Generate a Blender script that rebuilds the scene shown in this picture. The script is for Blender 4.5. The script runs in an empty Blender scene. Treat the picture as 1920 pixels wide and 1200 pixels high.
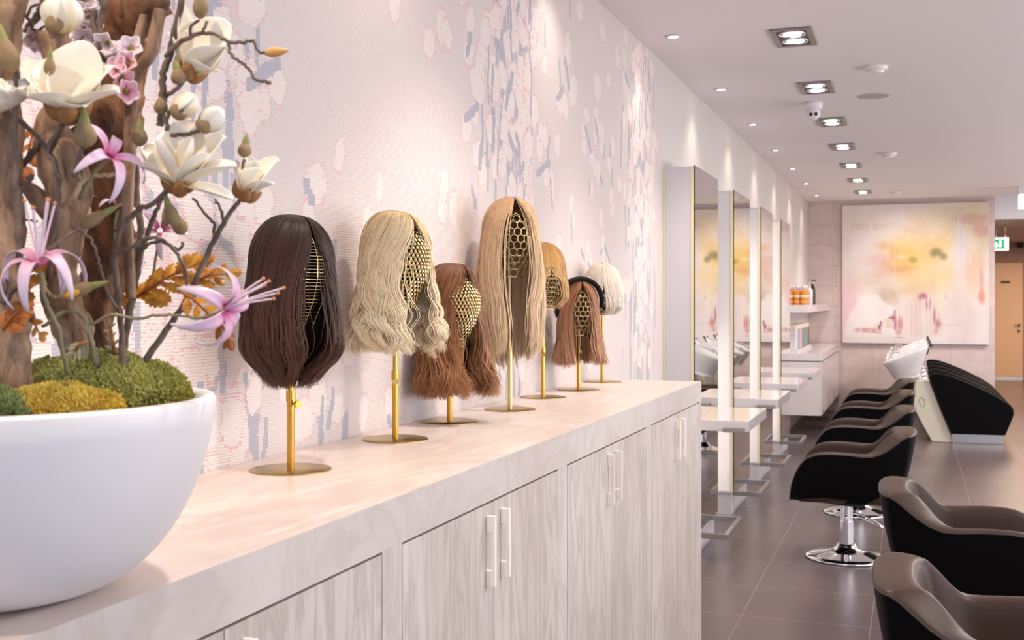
import bpy, math, random
import numpy as np
from mathutils import Vector, Matrix, noise as mnoise
random.seed(7)
RNG = np.random.default_rng(11)
PI = math.pi
S = bpy.context.scene
COL = S.collection

# ------------------------------------------------------------------ camera
F = 2100.0; H = 1.53; VPY = 565.0
TH = math.atan(750 / F); SN, CS = math.sin(TH), math.cos(TH)
cam_d = bpy.data.cameras.new('camera'); cam = bpy.data.objects.new('camera', cam_d); COL.objects.link(cam)
cam.location = (0, 0, H); cam.rotation_euler = (PI / 2, 0, TH)
cam_d.sensor_width = 36; cam_d.lens = F / 1920 * 36
cam_d.shift_y = -(600 - VPY) / 1920
cam_d.clip_start = .05
cam_d.dof.use_dof = True; cam_d.dof.focus_distance = 2.75; cam_d.dof.aperture_fstop = 9.0
S.camera = cam
# ------------------------------------------------------------------ world, daylight, exposure
S.view_settings.view_transform = 'Standard'; S.view_settings.look = 'None'
S.view_settings.exposure = 0.06; S.view_settings.gamma = 1.0; S.view_settings.use_curve_mapping = False
S.cycles.use_denoising = True
S.cycles.max_bounces = 7; S.cycles.diffuse_bounces = 4; S.cycles.glossy_bounces = 4
S.cycles.transmission_bounces = 6; S.cycles.caustics_reflective = False; S.cycles.caustics_refractive = False
S.cycles.sample_clamp_indirect = 4
W = bpy.data.worlds.new('world'); S.world = W; W.use_nodes = True
W.node_tree.nodes['Background'].inputs[0].default_value = (.55, .70, 1.0, 1)
W.node_tree.nodes['Background'].inputs[1].default_value = .85

def area(name, loc, rot, sx, sy, power, col):
    d = bpy.data.lights.new(name, 'AREA'); d.shape = 'RECTANGLE'; d.size = sx; d.size_y = sy
    d.energy = power; d.color = col
    o = bpy.data.objects.new(name, d); o.location = loc; o.rotation_euler = rot; COL.objects.link(o); return o
# daylight through the shop front (behind the camera)
area('daylight_front', (1.6, -2.4, 1.6), (PI / 2, 0, 0), 5.2, 2.4, 37, (.84, .88, 1))
area('side_ceiling_fill', (4.55, 7.6, 1.4), (PI / 2 + .85, 0, PI / 2), 15.6, 2.0, 370, (.97, .95, .955))  # fill light added along the unseen right side, tilted up to brighten the ceiling
# other ceiling lamps of the room, right of the frame
for _y in (3.0, 7.0, 11.0, 14.5):
    area('ceiling_lamp_light', (2.6, _y, 2.90), (0, 0, 0), .9, .9, 98, (1, .93, .89))

# ------------------------------------------------------------------ tools
def P(u, v, d):
    """point seen at pixel u,v of the photograph at depth d"""
    r = (u - 960) / F; q = -(v - VPY) / F
    return Vector(((-SN + r * CS) * d, (CS + r * SN) * d, H + q * d))
def lin(c):
    return tuple((x / 12.92 if x <= .04045 else ((x + .055) / 1.055) ** 2.4) for x in c)
def hx(s):
    return lin(tuple(int(s[i:i + 2], 16) / 255 for i in (0, 2, 4)))
def tag(o, label=None, cat=None, group=None, kind=None):
    if label: o['label'] = label
    if cat: o['category'] = cat
    if group: o['group'] = group
    if kind: o['kind'] = kind
    return o
def empty(name, loc=(0, 0, 0), rz=0, label=None, cat=None, group=None, parent=None):
    o = bpy.data.objects.new(name, None); o.empty_display_size = .05
    o.location = loc; o.rotation_euler = (0, 0, rz); COL.objects.link(o); o.parent = parent
    return tag(o, label, cat, group)
def clone(o, parent=None):
    c = o.copy(); COL.objects.link(c); c.parent = parent
    for ch in [x for x in kids(o)]: clone(ch, c)
    return c
KIDS = {}
def kids(o):
    return [x for x in COL.objects if x.parent == o]

class MB:
    def __init__(s): s.v = []; s.f = []; s.m = []
    def add(s, vs, fs, mi=0):
        n = len(s.v); s.v += [tuple(p) for p in vs]
        for f in fs: s.f.append(tuple(i + n for i in f)); s.m.append(mi)
        return s
    def box(s, x0, x1, y0, y1, z0, z1, mi=0):
        return s.add([(x0, y0, z0), (x1, y0, z0), (x1, y1, z0), (x0, y1, z0), (x0, y0, z1), (x1, y0, z1), (x1, y1, z1), (x0, y1, z1)],
                     [(0, 3, 2, 1), (4, 5, 6, 7), (0, 1, 5, 4), (1, 2, 6, 5), (2, 3, 7, 6), (3, 0, 4, 7)], mi)
    def tube(s, path, rad, n=10, cap=True, flat=1.0, mi=0, noise=0.0):
        pts = [Vector(p) for p in path]; m = len(pts)
        if not hasattr(rad, '__len__'): rad = [rad] * m
        base = len(s.v); up = None; rings = []
        for i in range(m):
            t = (pts[min(i + 1, m - 1)] - pts[max(i - 1, 0)]); t.normalize()
            if up is None:
                up = Vector((0, 0, 1)) if abs(t.z) < .9 else Vector((1, 0, 0))
            sd = t.cross(up); sd.normalize(); up = sd.cross(t); up.normalize()
            for k in range(n):
                a = 2 * PI * k / n
                r = rad[i] * (1 + (random.uniform(-noise, noise) if noise else 0))
                s.v.append(tuple(pts[i] + sd * (math.cos(a) * r) + up * (math.sin(a) * r * flat)))
        for i in range(m - 1):
            for k in range(n):
                a = base + i * n + k; b = base + i * n + (k + 1) % n
                s.f.append((a, b, b + n, a + n)); s.m.append(mi)
        if cap:
            s.f.append(tuple(base + k for k in range(n))[::-1]); s.m.append(mi)
            s.f.append(tuple(base + (m - 1) * n + k for k in range(n))); s.m.append(mi)
        return s
    def lathe(s, prof, n=48, c=(0, 0, 0), mi=0, sy=1.0):
        base = len(s.v); m = len(prof)
        for r, z in prof:
            for k in range(n):
                a = 2 * PI * k / n
                s.v.append((c[0] + r * math.cos(a), c[1] + r * math.sin(a) * sy, c[2] + z))
        for i in range(m - 1):
            for k in range(n):
                a = base + i * n + k; b = base + i * n + (k + 1) % n
                s.f.append((a, b, b + n, a + n)); s.m.append(mi)
        if prof[0][0] > 1e-6: s.f.append(tuple(base + k for k in range(n))[::-1]); s.m.append(mi)
        if prof[-1][0] > 1e-6: s.f.append(tuple(base + (m - 1) * n + k for k in range(n))); s.m.append(mi)
        return s
    def ring(s, c, nrm, R, r, n=16, k=5, mi=0):
        c = Vector(c); nrm = Vector(nrm).normalized()
        a = nrm.orthogonal().normalized(); b = nrm.cross(a); base = len(s.v)
        for i in range(n):
            t = 2 * PI * i / n; d = a * math.cos(t) + b * math.sin(t)
            for j in range(k):
                q = 2 * PI * j / k
                s.v.append(tuple(c + d * (R + r * math.cos(q)) + nrm * (r * math.sin(q))))
        for i in range(n):
            for j in range(k):
                p = base + i * k + j; q = base + i * k + (j + 1) % k
                p2 = base + ((i + 1) % n) * k + j; q2 = base + ((i + 1) % n) * k + (j + 1) % k
                s.f.append((p, p2, q2, q)); s.m.append(mi)
        return s
    def grid(s, fn, nu, nv, closed_u=False, mi=0):
        base = len(s.v)
        for i in range(nu):
            for j in range(nv): s.v.append(tuple(fn(i / (nu - 1), j / (nv - 1))))
        for i in range(nu - 1):
            for j in range(nv - 1):
                a = base + i * nv + j; s.f.append((a, a + nv, a + nv + 1, a + 1)); s.m.append(mi)
        return s
    def ico(s, c, r, sc=(1, 1, 1), n=10, mi=0):
        pr = [(max(1e-7, r * math.sin(PI * i / n)), -r * math.cos(PI * i / n)) for i in range(n + 1)]
        base = len(s.v); kk = 12
        for rr, z in pr:
            for k in range(kk):
                a = 2 * PI * k / kk; s.v.append((c[0] + rr * math.cos(a) * sc[0], c[1] + rr * math.sin(a) * sc[1], c[2] + z * sc[2]))
        for i in range(n):
            for k in range(kk):
                a = base + i * kk + k; b = base + i * kk + (k + 1) % kk
                s.f.append((a, b, b + kk, a + kk)); s.m.append(mi)
        return s
    def obj(s, name, mats, parent=None, smooth=True, bevel=0, seg=2, sub=0, solid=0, loc=None):
        me = bpy.data.meshes.new(name); me.from_pydata(s.v, [], s.f)
        if not isinstance(mats, (list, tuple)): mats = [mats]
        for m in mats: me.materials.append(m)
        if len(mats) > 1: me.polygons.foreach_set('material_index', s.m)
        me.polygons.foreach_set('use_smooth', [bool(smooth)] * len(s.f))
        me.update()
        if smooth == 'auto' or (bevel and smooth):
            try: me.set_sharp_from_angle(angle=math.radians(38))
            except Exception: pass
        o = bpy.data.objects.new(name, me); COL.objects.link(o); o.parent = parent
        if loc is not None: o.location = loc
        if solid:
            md = o.modifiers.new('solid', 'SOLIDIFY'); md.thickness = solid; md.offset = 0
        if bevel:
            md = o.modifiers.new('bevel', 'BEVEL'); md.width = bevel; md.segments = seg; md.limit_method = 'ANGLE'
        if sub:
            md = o.modifiers.new('sub', 'SUBSURF'); md.levels = sub; md.render_levels = sub
        return o
def np_mesh(name, V, Fq, mat, parent=None, smooth=True, colors=None, domain='POINT'):
    me = bpy.data.meshes.new(name)
    nv, nf, k = len(V), len(Fq), Fq.shape[1]
    me.vertices.add(nv); me.vertices.foreach_set('co', np.asarray(V, np.float32).ravel())
    me.loops.add(nf * k); me.loops.foreach_set('vertex_index', np.asarray(Fq, np.int32).ravel())
    me.polygons.add(nf); me.polygons.foreach_set('loop_start', np.arange(0, nf * k, k, dtype=np.int32))
    try: me.polygons.foreach_set('loop_total', np.full(nf, k, np.int32))
    except Exception: pass
    me.polygons.foreach_set('use_smooth', np.full(nf, smooth))
    me.update(calc_edges=True)
    if colors is not None:
        at = me.color_attributes.new('tint', 'FLOAT_COLOR' if domain == 'POINT' else 'BYTE_COLOR', domain)
        c = np.ones((len(colors), 4), np.float32); c[:, :3] = colors
        at.data.foreach_set('color', c.ravel())
    me.materials.append(mat)
    o = bpy.data.objects.new(name, me); COL.objects.link(o); o.parent = parent
    return o
def spline(pts, n=24, vals=None):
    """catmull-rom through the points; also interpolates radii"""
    pts = [Vector(p) for p in pts]; m = len(pts); out = []; ov = []
    for i in range(n):
        t = i / (n - 1) * (m - 1); k = min(int(t), m - 2); f = t - k
        p0, p1, p2, p3 = pts[max(k - 1, 0)], pts[k], pts[k + 1], pts[min(k + 2, m - 1)]
        out.append(.5 * ((2 * p1) + (p2 - p0) * f + (2 * p0 - 5 * p1 + 4 * p2 - p3) * f * f + (3 * p1 - p0 - 3 * p2 + p3) * f ** 3))
        if vals is not None: ov.append(vals[k] * (1 - f) + vals[k + 1] * f)
    return (out, ov) if vals is not None else out

# ------------------------------------------------------------------ materials
class N:
    def __init__(s, name):
        s.m = bpy.data.materials.new(name); s.m.use_nodes = True; s.t = s.m.node_tree; s.b = s.t.nodes['Principled BSDF']
    def n(s, typ, **kw):
        nd = s.t.nodes.new(typ)
        for k, v in kw.items():
            if k in nd.inputs: nd.inputs[k].default_value = v
            else: setattr(nd, k, v)
        return nd
    def l(s, a, b): s.t.links.new(a, b)
    def set(s, **kw):
        for k, v in kw.items():
            k = k.replace('_', ' ')
            if k in s.b.inputs: s.b.inputs[k].default_value = v
        return s
    def coord(s, scale=(1, 1, 1), rot=(0, 0, 0), kind='Object'):
        tc = s.n('ShaderNodeTexCoord'); mp = s.n('ShaderNodeMapping')
        mp.inputs['Scale'].default_value = scale; mp.inputs['Rotation'].default_value = rot
        s.l(tc.outputs[kind], mp.inputs[0]); return mp.outputs[0]
    def ramp(s, fac, stops):
        r = s.n('ShaderNodeValToRGB'); e = r.color_ramp.elements
        while len(e) < len(stops): e.new(.5)
        for i, (p, c) in enumerate(stops): e[i].position = p; e[i].color = (*c, 1)
        s.l(fac, r.inputs[0]); return r.outputs[0]
    def bump(s, h, strength=.2, dist=.001):
        b = s.n('ShaderNodeBump'); b.inputs['Strength'].default_value = strength; b.inputs['Distance'].default_value = dist
        s.l(h, b.inputs['Height']); s.l(b.outputs[0], s.b.inputs['Normal'])
    def noise(s, co, scale, detail=4, rough=.5, dist=0):
        n = s.n('ShaderNodeTexNoise'); n.inputs['Scale'].default_value = scale; n.inputs['Detail'].default_value = detail
        n.inputs['Roughness'].default_value = rough; n.inputs['Distortion'].default_value = dist
        s.l(co, n.inputs['Vector']); return n.outputs[0]
    def mix(s, a, b, fac, typ='MIX'):
        m = s.n('ShaderNodeMix', data_type='RGBA', blend_type=typ)
        for idx, x in ((6, a), (7, b)):
            if isinstance(x, tuple): m.inputs[idx].default_value = (*x, 1)
            else: s.l(x, m.inputs[idx])
        if isinstance(fac, (int, float)): m.inputs[0].default_value = fac
        else: s.l(fac, m.inputs[0])
        return m.outputs[2]
def simple(name, col, rough=.5, metal=0, spec=.5, coat=0, **kw):
    m = N(name).set(Base_Color=(*col, 1), Roughness=rough, Metallic=metal)
    m.b.inputs['Specular IOR Level'].default_value = spec
    m.b.inputs['Coat Weight'].default_value = coat
    co = m.coord((1, 1, 1)); nz = m.noise(co, kw.get('ns', 60), 3)
    amt = kw.get('amt', .05)
    c = m.mix(tuple(x * (1 - amt) for x in col), tuple(min(1, x * (1 + amt)) for x in col), nz)
    m.l(c, m.b.inputs['Base Color'])
    if kw.get('bump'): m.bump(nz, kw['bump'], kw.get('bd', .001))
    return m.m
def emit(name, col, st):
    m = N(name); m.set(Base_Color=(*col, 1)); m.b.inputs['Emission Color'].default_value = (*col, 1)
    m.b.inputs['Emission Strength'].default_value = st; return m.m

def weave(m, co):
    w1 = m.n('ShaderNodeTexWave', wave_type='BANDS', bands_direction='Z'); w1.inputs['Scale'].default_value = 48
    w1.inputs['Distortion'].default_value = 2.6; w1.inputs['Detail'].default_value = 2; w1.inputs['Detail Scale'].default_value = 1.4
    m.l(co, w1.inputs[0]); return w1.outputs[1]
m = N('woven_wallpaper'); m.set(Roughness=.62)
at = m.n('ShaderNodeAttribute', attribute_name='tint'); co = m.coord()
wv = weave(m, co); m.bump(wv, .30, .0012)
m.l(m.mix(at.outputs[0], (.60, .55, .56), m.ramp(wv, [(.0, (.0,) * 3), (.25, (.0,) * 3), (1, (0, 0, 0))]), 'MIX'), m.b.inputs['Base Color'])
M_MURAL = m.m
m = N('cream_wallpaper'); m.set(Roughness=.5); co = m.coord(); wv = weave(m, co); m.bump(wv, .35, .001)
m.l(m.mix(hx('d6cfca'), hx('cfc8c2'), m.noise(co, 8)), m.b.inputs['Base Color']); M_CREAM = m.m
M_CEIL = simple('ceiling_paint', hx('efe9e9'), .8, amt=.01)
M_WHITE = simple('white_paint', hx('dcd7da'), .5, amt=.01)

m = N('floor_tiles'); m.set(Roughness=.34); co = m.coord()
sep = m.n('ShaderNodeSeparateXYZ'); m.l(co, sep.inputs[0])
def groove(out, off):
    a = m.n('ShaderNodeMath', operation='ADD'); a.inputs[1].default_value = off; m.l(out, a.inputs[0])
    b = m.n('ShaderNodeMath', operation='PINGPONG'); b.inputs[1].default_value = .3; m.l(a.outputs[0], b.inputs[0])
    c = m.n('ShaderNodeMath', operation='LESS_THAN'); c.inputs[1].default_value = .0022; m.l(b.outputs[0], c.inputs[0]); return c.outputs[0]
gx, gy = groove(sep.outputs[0], .783 + 6), groove(sep.outputs[1], -5.51 + 12)
gm = m.n('ShaderNodeMath', operation='MAXIMUM'); m.l(gx, gm.inputs[0]); m.l(gy, gm.inputs[1])
co.node.inputs['Location'].default_value = (0, 0, .37); n1 = m.noise(co, 1.3, 1, .4)
base = m.mix(hx('5e5151'), hx('675a59'), n1);
m.l(m.mix(base, hx('867878'), gm.outputs[0]), m.b.inputs['Base Color'])
m.b.inputs['Roughness'].default_value = .27
M_FLOOR = m.m

m = N('stone_cladding'); m.set(Roughness=.6)
co = m.coord((1, 1, 1), (PI / 2, 0, 0))
br = m.n('ShaderNodeTexBrick'); br.inputs['Color1'].default_value = (*hx('d3bfbb'), 1); br.inputs['Color2'].default_value = (*hx('dac7c1'), 1)
br.inputs['Mortar'].default_value = (*hx('c5afac'), 1); br.inputs['Scale'].default_value = 1; br.inputs['Mortar Size'].default_value = .004
br.inputs['Brick Width'].default_value = .5; br.inputs['Row Height'].default_value = .29; br.inputs['Bias'].default_value = -.1
br.offset = .37; br.squash = .62; br.squash_frequency = 2
m.l(co, br.inputs[0]); nz = m.noise(co, 9, 5)
m.l(m.mix(br.outputs[0], hx('bba4a6'), m.ramp(nz, [(.4, (0, 0, 0)), (.8, (.5, .5, .5))])), m.b.inputs['Base Color']); M_STONE = m.m

def marble(name, base, alt, vein, scale, vscale, vamt, rough, rot=(0, 0, 0), soft=False):
    m = N(name); m.set(Roughness=rough)
    co = m.coord(scale, rot)
    w = m.noise(co, vscale, 7, .62, 1.2); w2 = m.noise(co, vscale * 3.3, 6, .7, .6); c3 = m.noise(co, vscale * .35, 3)
    c = m.mix(base, alt, m.ramp(c3, [(.35, (0, 0, 0)), (.65, (1, 1, 1))]))
    v = m.ramp(w, [(.40, (0, 0, 0)), (.485, (vamt,) * 3), (.53, (vamt * .35,) * 3), (.62, (0, 0, 0))])
    c = m.mix(c, vein, v)
    v2 = m.ramp(w2, [(.56, (0, 0, 0)), (.72, (vamt * .8,) * 3)])
    c = m.mix(c, vein, v2)
    m.l(c, m.b.inputs['Base Color']); return m.m
M_TOP = marble('marble_worktop', hx('e2d6cf'), hx('d6c6bc'), hx('c0a694'), (3.2, .8, 1), 2.2, .42, .33)
M_EDGE = marble('marble_edge', hx('d0c7c1'), hx('c6bcb6'), hx('a3958d'), (1, 1.6, 2.2), 2.2, .26, .4)
M_DOOR = marble('marble_door_panel', hx('cfc6bf'), hx('c3b8b0'), hx('8c7f76'), (1, 6.0, .8), 2.3, .42, .45)
M_STILE = marble('marble_stile', hx('d0c8c2'), hx('c6bdb7'), hx('9a8e88'), (1, 3.0, .8), 2.6, .35, .45)

M_GAP = simple('shadow_gap', (.02, .018, .018), .8)
M_BRASS = simple('brushed_brass', hx('c79a45'), .22, 1, amt=.03)
M_BRASSD = simple('satin_brass_plate', hx('b59a62'), .3, 1, amt=.03)
M_GOLD = simple('polished_gold', hx('ead096'), .24, 1, amt=.03)
M_CHROME = simple('chrome', (.86, .86, .88), .08, 1, amt=.01)
M_STEEL = simple('brushed_steel', (.50, .48, .46), .30, 1, amt=.05)
M_BLACKP = simple('black_plastic', (.012, .012, .013), .3)
M_GLOSSW = simple('white_gloss_lacquer', hx('e4dcdc'), .12, coat=.4, amt=.01)
M_MATW = simple('white_matt_bowl', hx('e6e2e2'), .42, amt=.008)
M_HANDLE = simple('cream_handle', hx('efe8dd'), .4, amt=.01)
M_LACQ = simple('white_side_panel', hx('d9d4d8'), .3, amt=.01)
M_TRIMY = simple('cream_edge_trim', hx('ecdfb8'), .5, amt=.02)
M_BLK = simple('black_leather', (.003, .0026, .003), .55, spec=.06, ns=400, amt=.1, bump=.08)
M_TAUPE = simple('taupe_leather', hx("3f2f27"), .42, spec=.24, ns=350, amt=.06, bump=.1)
M_STITCH = simple('dark_piping', hx('2b2422'), .5)
M_CERAM = simple('white_ceramic', hx('e3e0e0'), .08, coat=.5, amt=.005)
M_PED = simple('cream_pedestal', hx('d8d0bd'), .35, amt=.01)
m = N('mirror_glass'); m.set(Base_Color=(.80, .80, .79, 1), Metallic=1, Roughness=.01)
co = m.coord(); m.l(m.mix((.80, .80, .79), (.82, .82, .81), m.noise(co, 3)), m.b.inputs['Base Color']); M_MIRROR = m.m
M_GREEN = simple('green_glass_edge', hx('16392f'), .15)
m = N('light_diffuser'); tr = m.n('ShaderNodeBsdfTranslucent'); tr.inputs[0].default_value = (.93, .92, .90, 1)
df = m.n('ShaderNodeBsdfDiffuse'); df.inputs[0].default_value = (.93, .90, .91, 1); ms = m.n('ShaderNodeMixShader'); ms.inputs[0].default_value = .70
m.l(df.outputs[0], ms.inputs[2]); m.l(tr.outputs[0], ms.inputs[1]); m.l(ms.outputs[0], m.t.nodes['Material Output'].inputs[0]); M_DIFF = m.m
M_TUBE = emit('light_tube', (1, .90, .74), 26)
M_SPOTE = emit('spot_emitter', (1, .90, .78), 14)
M_SPOTS = emit('square_spot_emitter', (1, .93, .82), 16)
M_DARKIN = simple('dark_lamp_interior', (.03, .03, .03), .4)
M_GREYMET = simple('grey_metal_trim', hx('8e8482'), .35, .6)

# ------------------------------------------------------------------ room shell
CZ = 2.936; WX = -1.384; BY = 16.31; YM = 6.47
def wallobj(mb, name, mat, smooth=False):
    o = mb.obj(name, mat, smooth=smooth); return tag(o, kind='structure')
wallobj(MB().box(WX - .2, 5.2, -3.2, 26, -.2, 0), 'floor', M_FLOOR)
wallobj(MB().box(WX - .2, 5.2, -3.2, BY + .25, CZ, CZ + .2), 'ceiling', M_CEIL)
wallobj(MB().box(WX - .2, WX, YM, 26, 0, CZ), 'wall_left', M_CREAM)
wallobj(MB().box(WX - .2, WX, -3.2, 1.15, 0, CZ), 'wall_left', M_CREAM)
wallobj(MB().box(WX, 1.045, BY, BY + .25, 0, CZ), 'wall_back', M_STONE)
wallobj(MB().box(1.045, 5.2, BY, BY + .25, 2.63, CZ), 'wall_back', M_WHITE)
wallobj(MB().box(3.6, 5.2, BY, BY + .25, 0, 2.63), 'wall_back', M_STONE)
# right side: solid wall with a long glazed opening
wr = MB().box(4.7, 4.9, -3.2, 26, 0, .35).box(4.7, 4.9, -3.2, 26, 2.75, CZ)
wr.box(4.7, 4.9, 8.2, 26, .35, 2.75).box(4.7, 4.9, -3.2, -.2, .35, 2.75)
wallobj(wr, 'wall_right', M_WHITE)
# corridor beyond the back wall
M_CORR = simple('corridor_paint', hx('a98a80'), .6, amt=.02)
M_CORRC = simple('corridor_ceiling_paint', hx('bba69e'), .6, amt=.02)
wallobj(MB().box(-.5, 4.8, BY + .25, 24.2, 2.68, 2.8), 'ceiling', M_CORRC)
wallobj(MB().box(-.5, 4.8, 23.95, 24.15, 0, 2.68), 'wall_corridor_end', M_CORR)
wallobj(MB().box(-.6, -.4, BY + .25, 24, 0, 2.68), 'wall_corridor_left', M_CORR)
area('corridor_light', (2.4, 20.2, 2.62), (0, 0, 0), 2.2, 5.0, 170, (1, .74, .54))
M_DOORB = simple('beige_door', hx('e6c3a0'), .5, amt=.01)
dr = tag(MB().box(1.30, 2.03, 23.90, 23.95, .04, 2.28).obj('door_1', M_DOORB, smooth=False), kind='structure')
MB().box(1.30, 2.03, 23.885, 23.90, .0, .05).obj('kick_plate', M_STEEL, dr, smooth=False)
MB().box(1.64, 1.80, 23.885, 23.90, 1.885, 1.93).obj('door_sign', simple('dark_sign', (.05, .04, .04), .5), dr, smooth=False)
hd = MB().lathe([(.028, 0), (.028, .012)], 20); hd.v = [(v[0] + 1.965, 23.89 - v[2], v[1] + 1.07) for v in hd.v]
hd.tube([(1.965, 23.88, 1.07), (1.965, 23.84, 1.07), (1.88, 23.84, 1.07)], .010, 8).tube([(1.965, 23.88, .96), (1.965, 23.86, .96)], .025, 12)
hd.obj('door_handle', M_STEEL, dr)
dc = MB().lathe([(.001, -.075), (.03, -.07), (.055, -.045), (.065, 0), (.065, .02)], 24).obj('security_camera', simple('black_dome', (.01, .01, .01), .2))
dc.location = (1.99, 23.86, 2.64)
tag(dc, 'small black dome camera above the beige corridor door', 'security camera')

# ------------------------------------------------------------------ mural wall (woven petals pattern; a pattern of the cloth itself)
DY, DZ = .0056, .0036
Y0, Y1, Z0, Z1 = 1.15, YM, 1.0, CZ
ny, nz_ = int((Y1 - Y0) / DY), int((Z1 - Z0) / DZ)
yy = Y0 + (np.arange(ny) + .5) * (Y1 - Y0) / ny; zz = Z0 + (np.arange(nz_) + .5) * (Z1 - Z0) / nz_
YY, ZZ = np.meshgrid(yy, zz, indexing='ij')
img = np.zeros((ny, nz_, 3), np.float32); img[:] = hx('d5c9c4')
g_img = np.repeat(RNG.normal(0, .012, (ny, nz_ // 3 + 1)), 3, axis=1)[:, :nz_]
img *= (1 + g_img[..., None])
C_PET, C_OUT, C_GRY = np.array(hx('e2d6cf')), np.array(hx('dcb8b6')), np.array(hx('aeacb4'))
rowj = RNG.uniform(-1, 1, (nz_,))
def window(y, z, r):
    return (slice(max(0, int((y - r - Y0) / DY)), max(0, int((y + r - Y0) / DY) + 1)), slice(max(0, int((z - r - Z0) / DZ)), max(0, int((z + r - Z0) / DZ) + 1)))
def petal(y, z, a, b, rot=0):
    sl = window(y, z, max(a, b) * 1.5); yv, zv = YY[sl] - y, ZZ[sl] - z
    if yv.size == 0: return
    c, s_ = math.cos(rot), math.sin(rot)
    p, q = yv * c + zv * s_, -yv * s_ + zv * c
    ang = np.arctan2(q / b, p / a); ph = random.uniform(0, 6)
    rr = np.sqrt((p / a) ** 2 + (q / b) ** 2) / (1 + .10 * np.sin(2 * ang + ph) + .07 * np.sin(5 * ang + ph * 2))
    jit = RNG.uniform(-.16, .16, yv.shape[1])[None, :] * np.ones((yv.shape[0], 1))
    rj = rr + jit
    w = img[sl]
    w[(rj > .86) & (rj < 1.06) & ((RNG.random(yv.shape[1])[None, :] * np.ones_like(rj)) < .55)] = C_OUT
    w[rr < .88] = C_PET
    dash = (rr < .9) & (rr > .6) & (RNG.random(yv.shape[1])[None, :] < .10)
    w[dash] = C_OUT * .5 + C_PET * .5
    img[sl] = w
def stroke(y, z, dy, dz, wd):
    n = max(2, int(math.hypot(dy, dz) / .01)); off = 0
    for i in range(n):
        t = i / (n - 1); off += random.uniform(-.004, .004)
        yc, zc = y + dy * t + off, z + dz * t; ww = wd * random.uniform(.5, 1.2)
        sl = (slice(max(0, int((yc - ww - Y0) / DY)), max(0, int((yc + ww - Y0) / DY) + 1)), slice(max(0, int((zc - .012 - Z0) / DZ)), max(0, int((zc + .012 - Z0) / DZ) + 1)))
        img[sl] = C_GRY
def wall_at(u, v):
    r = (u - 960) / F; k = WX / (-SN + r * CS); return (CS + r * SN) * k, H - (v - VPY) / F * k
random.seed(21)
def cascade(yc, wd, ztop, zbot, npet, nstr, sz):
    for _ in range(nstr):
        z = random.uniform(zbot, ztop); y = random.gauss(yc, wd * .42)
        stroke(y, z, random.uniform(-.02, .02), -random.uniform(.06, .32), random.uniform(.004, .011))
    for _ in range(npet):
        z = random.uniform(zbot, ztop); y = random.gauss(yc, wd * .55)
        s_ = random.uniform(.7, 1.15) * sz
        petal(y, z, s_ * random.uniform(.65, 1.05), s_, random.uniform(-.25, .25))
    for _ in range(nstr // 3):
        z = random.uniform(zbot, ztop); y = random.gauss(yc, wd * .6)
        stroke(y, z, random.uniform(-.02, .02), -random.uniform(.05, .2), random.uniform(.003, .007))
def loose(yc, wd, n, zlo, zhi, sz):
    for _ in range(n):
        y, z = random.uniform(yc - wd, yc + wd), random.uniform(zlo, zhi)
        petal(y, z, sz * random.uniform(.5, .9), sz * random.uniform(.7, 1.1), random.uniform(-.3, .3))
        if random.random() < .4: stroke(y + random.uniform(-.06, .06), z + random.uniform(-.05, .05), random.uniform(-.09, .09), -random.uniform(.03, .12), .006)
cascade(1.90, .30, 2.35, 1.18, 110, 75, .062)     # left cascade behind the flowers
cascade(2.25, .38, 1.75, 1.18, 26, 12, .055)
cascade(1.45, .30, 2.9, 1.2, 70, 30, .055)
cascade(3.86, .36, 2.95, 1.95, 120, 60, .056)      # middle cascade
cascade(3.86, .20, 1.95, 1.25, 34, 16, .052)
cascade(5.95, .30, 2.92, 1.2, 150, 110, .062)     # far cascade
for u, v, a, b in [(592, 345, .055, .052), (637, 290, .026, .045), (712, 352, .026, .04), (690, 410, .03, .035), (578, 410, .03, .05),
                   (740, 12, .04, .04), (805, 80, .03, .05), (828, 50, .035, .05), (838, 65, .035, .04), (830, 390, .03, .05), (850, 392, .03, .05), (895, 160, .06, .05),
                   (470, 205, .05, .05), (405, 85, .05, .045), (495, 380, .04, .045), (680, 470, .035, .05), (668, 560, .03, .06), (655, 620, .03, .05), (435, 790, .05, .045),
                   (1130, 60, .04, .05), (1075, 170, .05, .07), (1087, 20, .04, .05), (1065, 90, .04, .07), (1060, 200, .04, .05), (1120, 165, .06, .06), (1127, 245, .05, .04), (1100, 215, .04, .03)]:
    y, z = wall_at(u, v); petal(y, z, a * (1.35 if u > 780 else 1.0), b * 1.15, random.uniform(-.2, .2))
loose(2.6, .5, 9, 1.2, 1.65, .05); loose(4.6, .8, 34, 1.25, 2.3, .055); loose(5.2, .5, 16, 1.9, 2.8, .06); loose(3.3, .4, 12, 1.25, 1.9, .05)
for u, v, du, dv in [(520, 120, -55, 40), (895, 200, -25, 22), (1030, 305, -22, 22), (968, 255, 6, 30), (955, 252, 8, 28), (882, 68, -5, 35), (905, 265, -5, 48), (885, 355, 6, 30), (690, 515, -12, 28),
                     (1060, 115, 6, 50), (1055, 165, -10, 20), (575, 345, 10, 30), (960, 140, -14, 60), (925, 210, 0, 70)]:
    y, z = wall_at(u, v); y2, z2 = wall_at(u + du, v + dv); stroke(y, z, y2 - y, z2 - z, .013)
gv = np.stack(np.meshgrid(np.linspace(Y0, Y1, ny + 1), np.linspace(Z0, Z1, nz_ + 1), indexing='ij'), -1).reshape(-1, 2)
V = np.c_[np.full(len(gv), WX), gv]
ii, jj = np.meshgrid(np.arange(ny), np.arange(nz_), indexing='ij'); a0 = (ii * (nz_ + 1) + jj).ravel()
Fq = np.c_[a0, a0 + (nz_ + 1), a0 + (nz_ + 2), a0 + 1]
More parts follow.
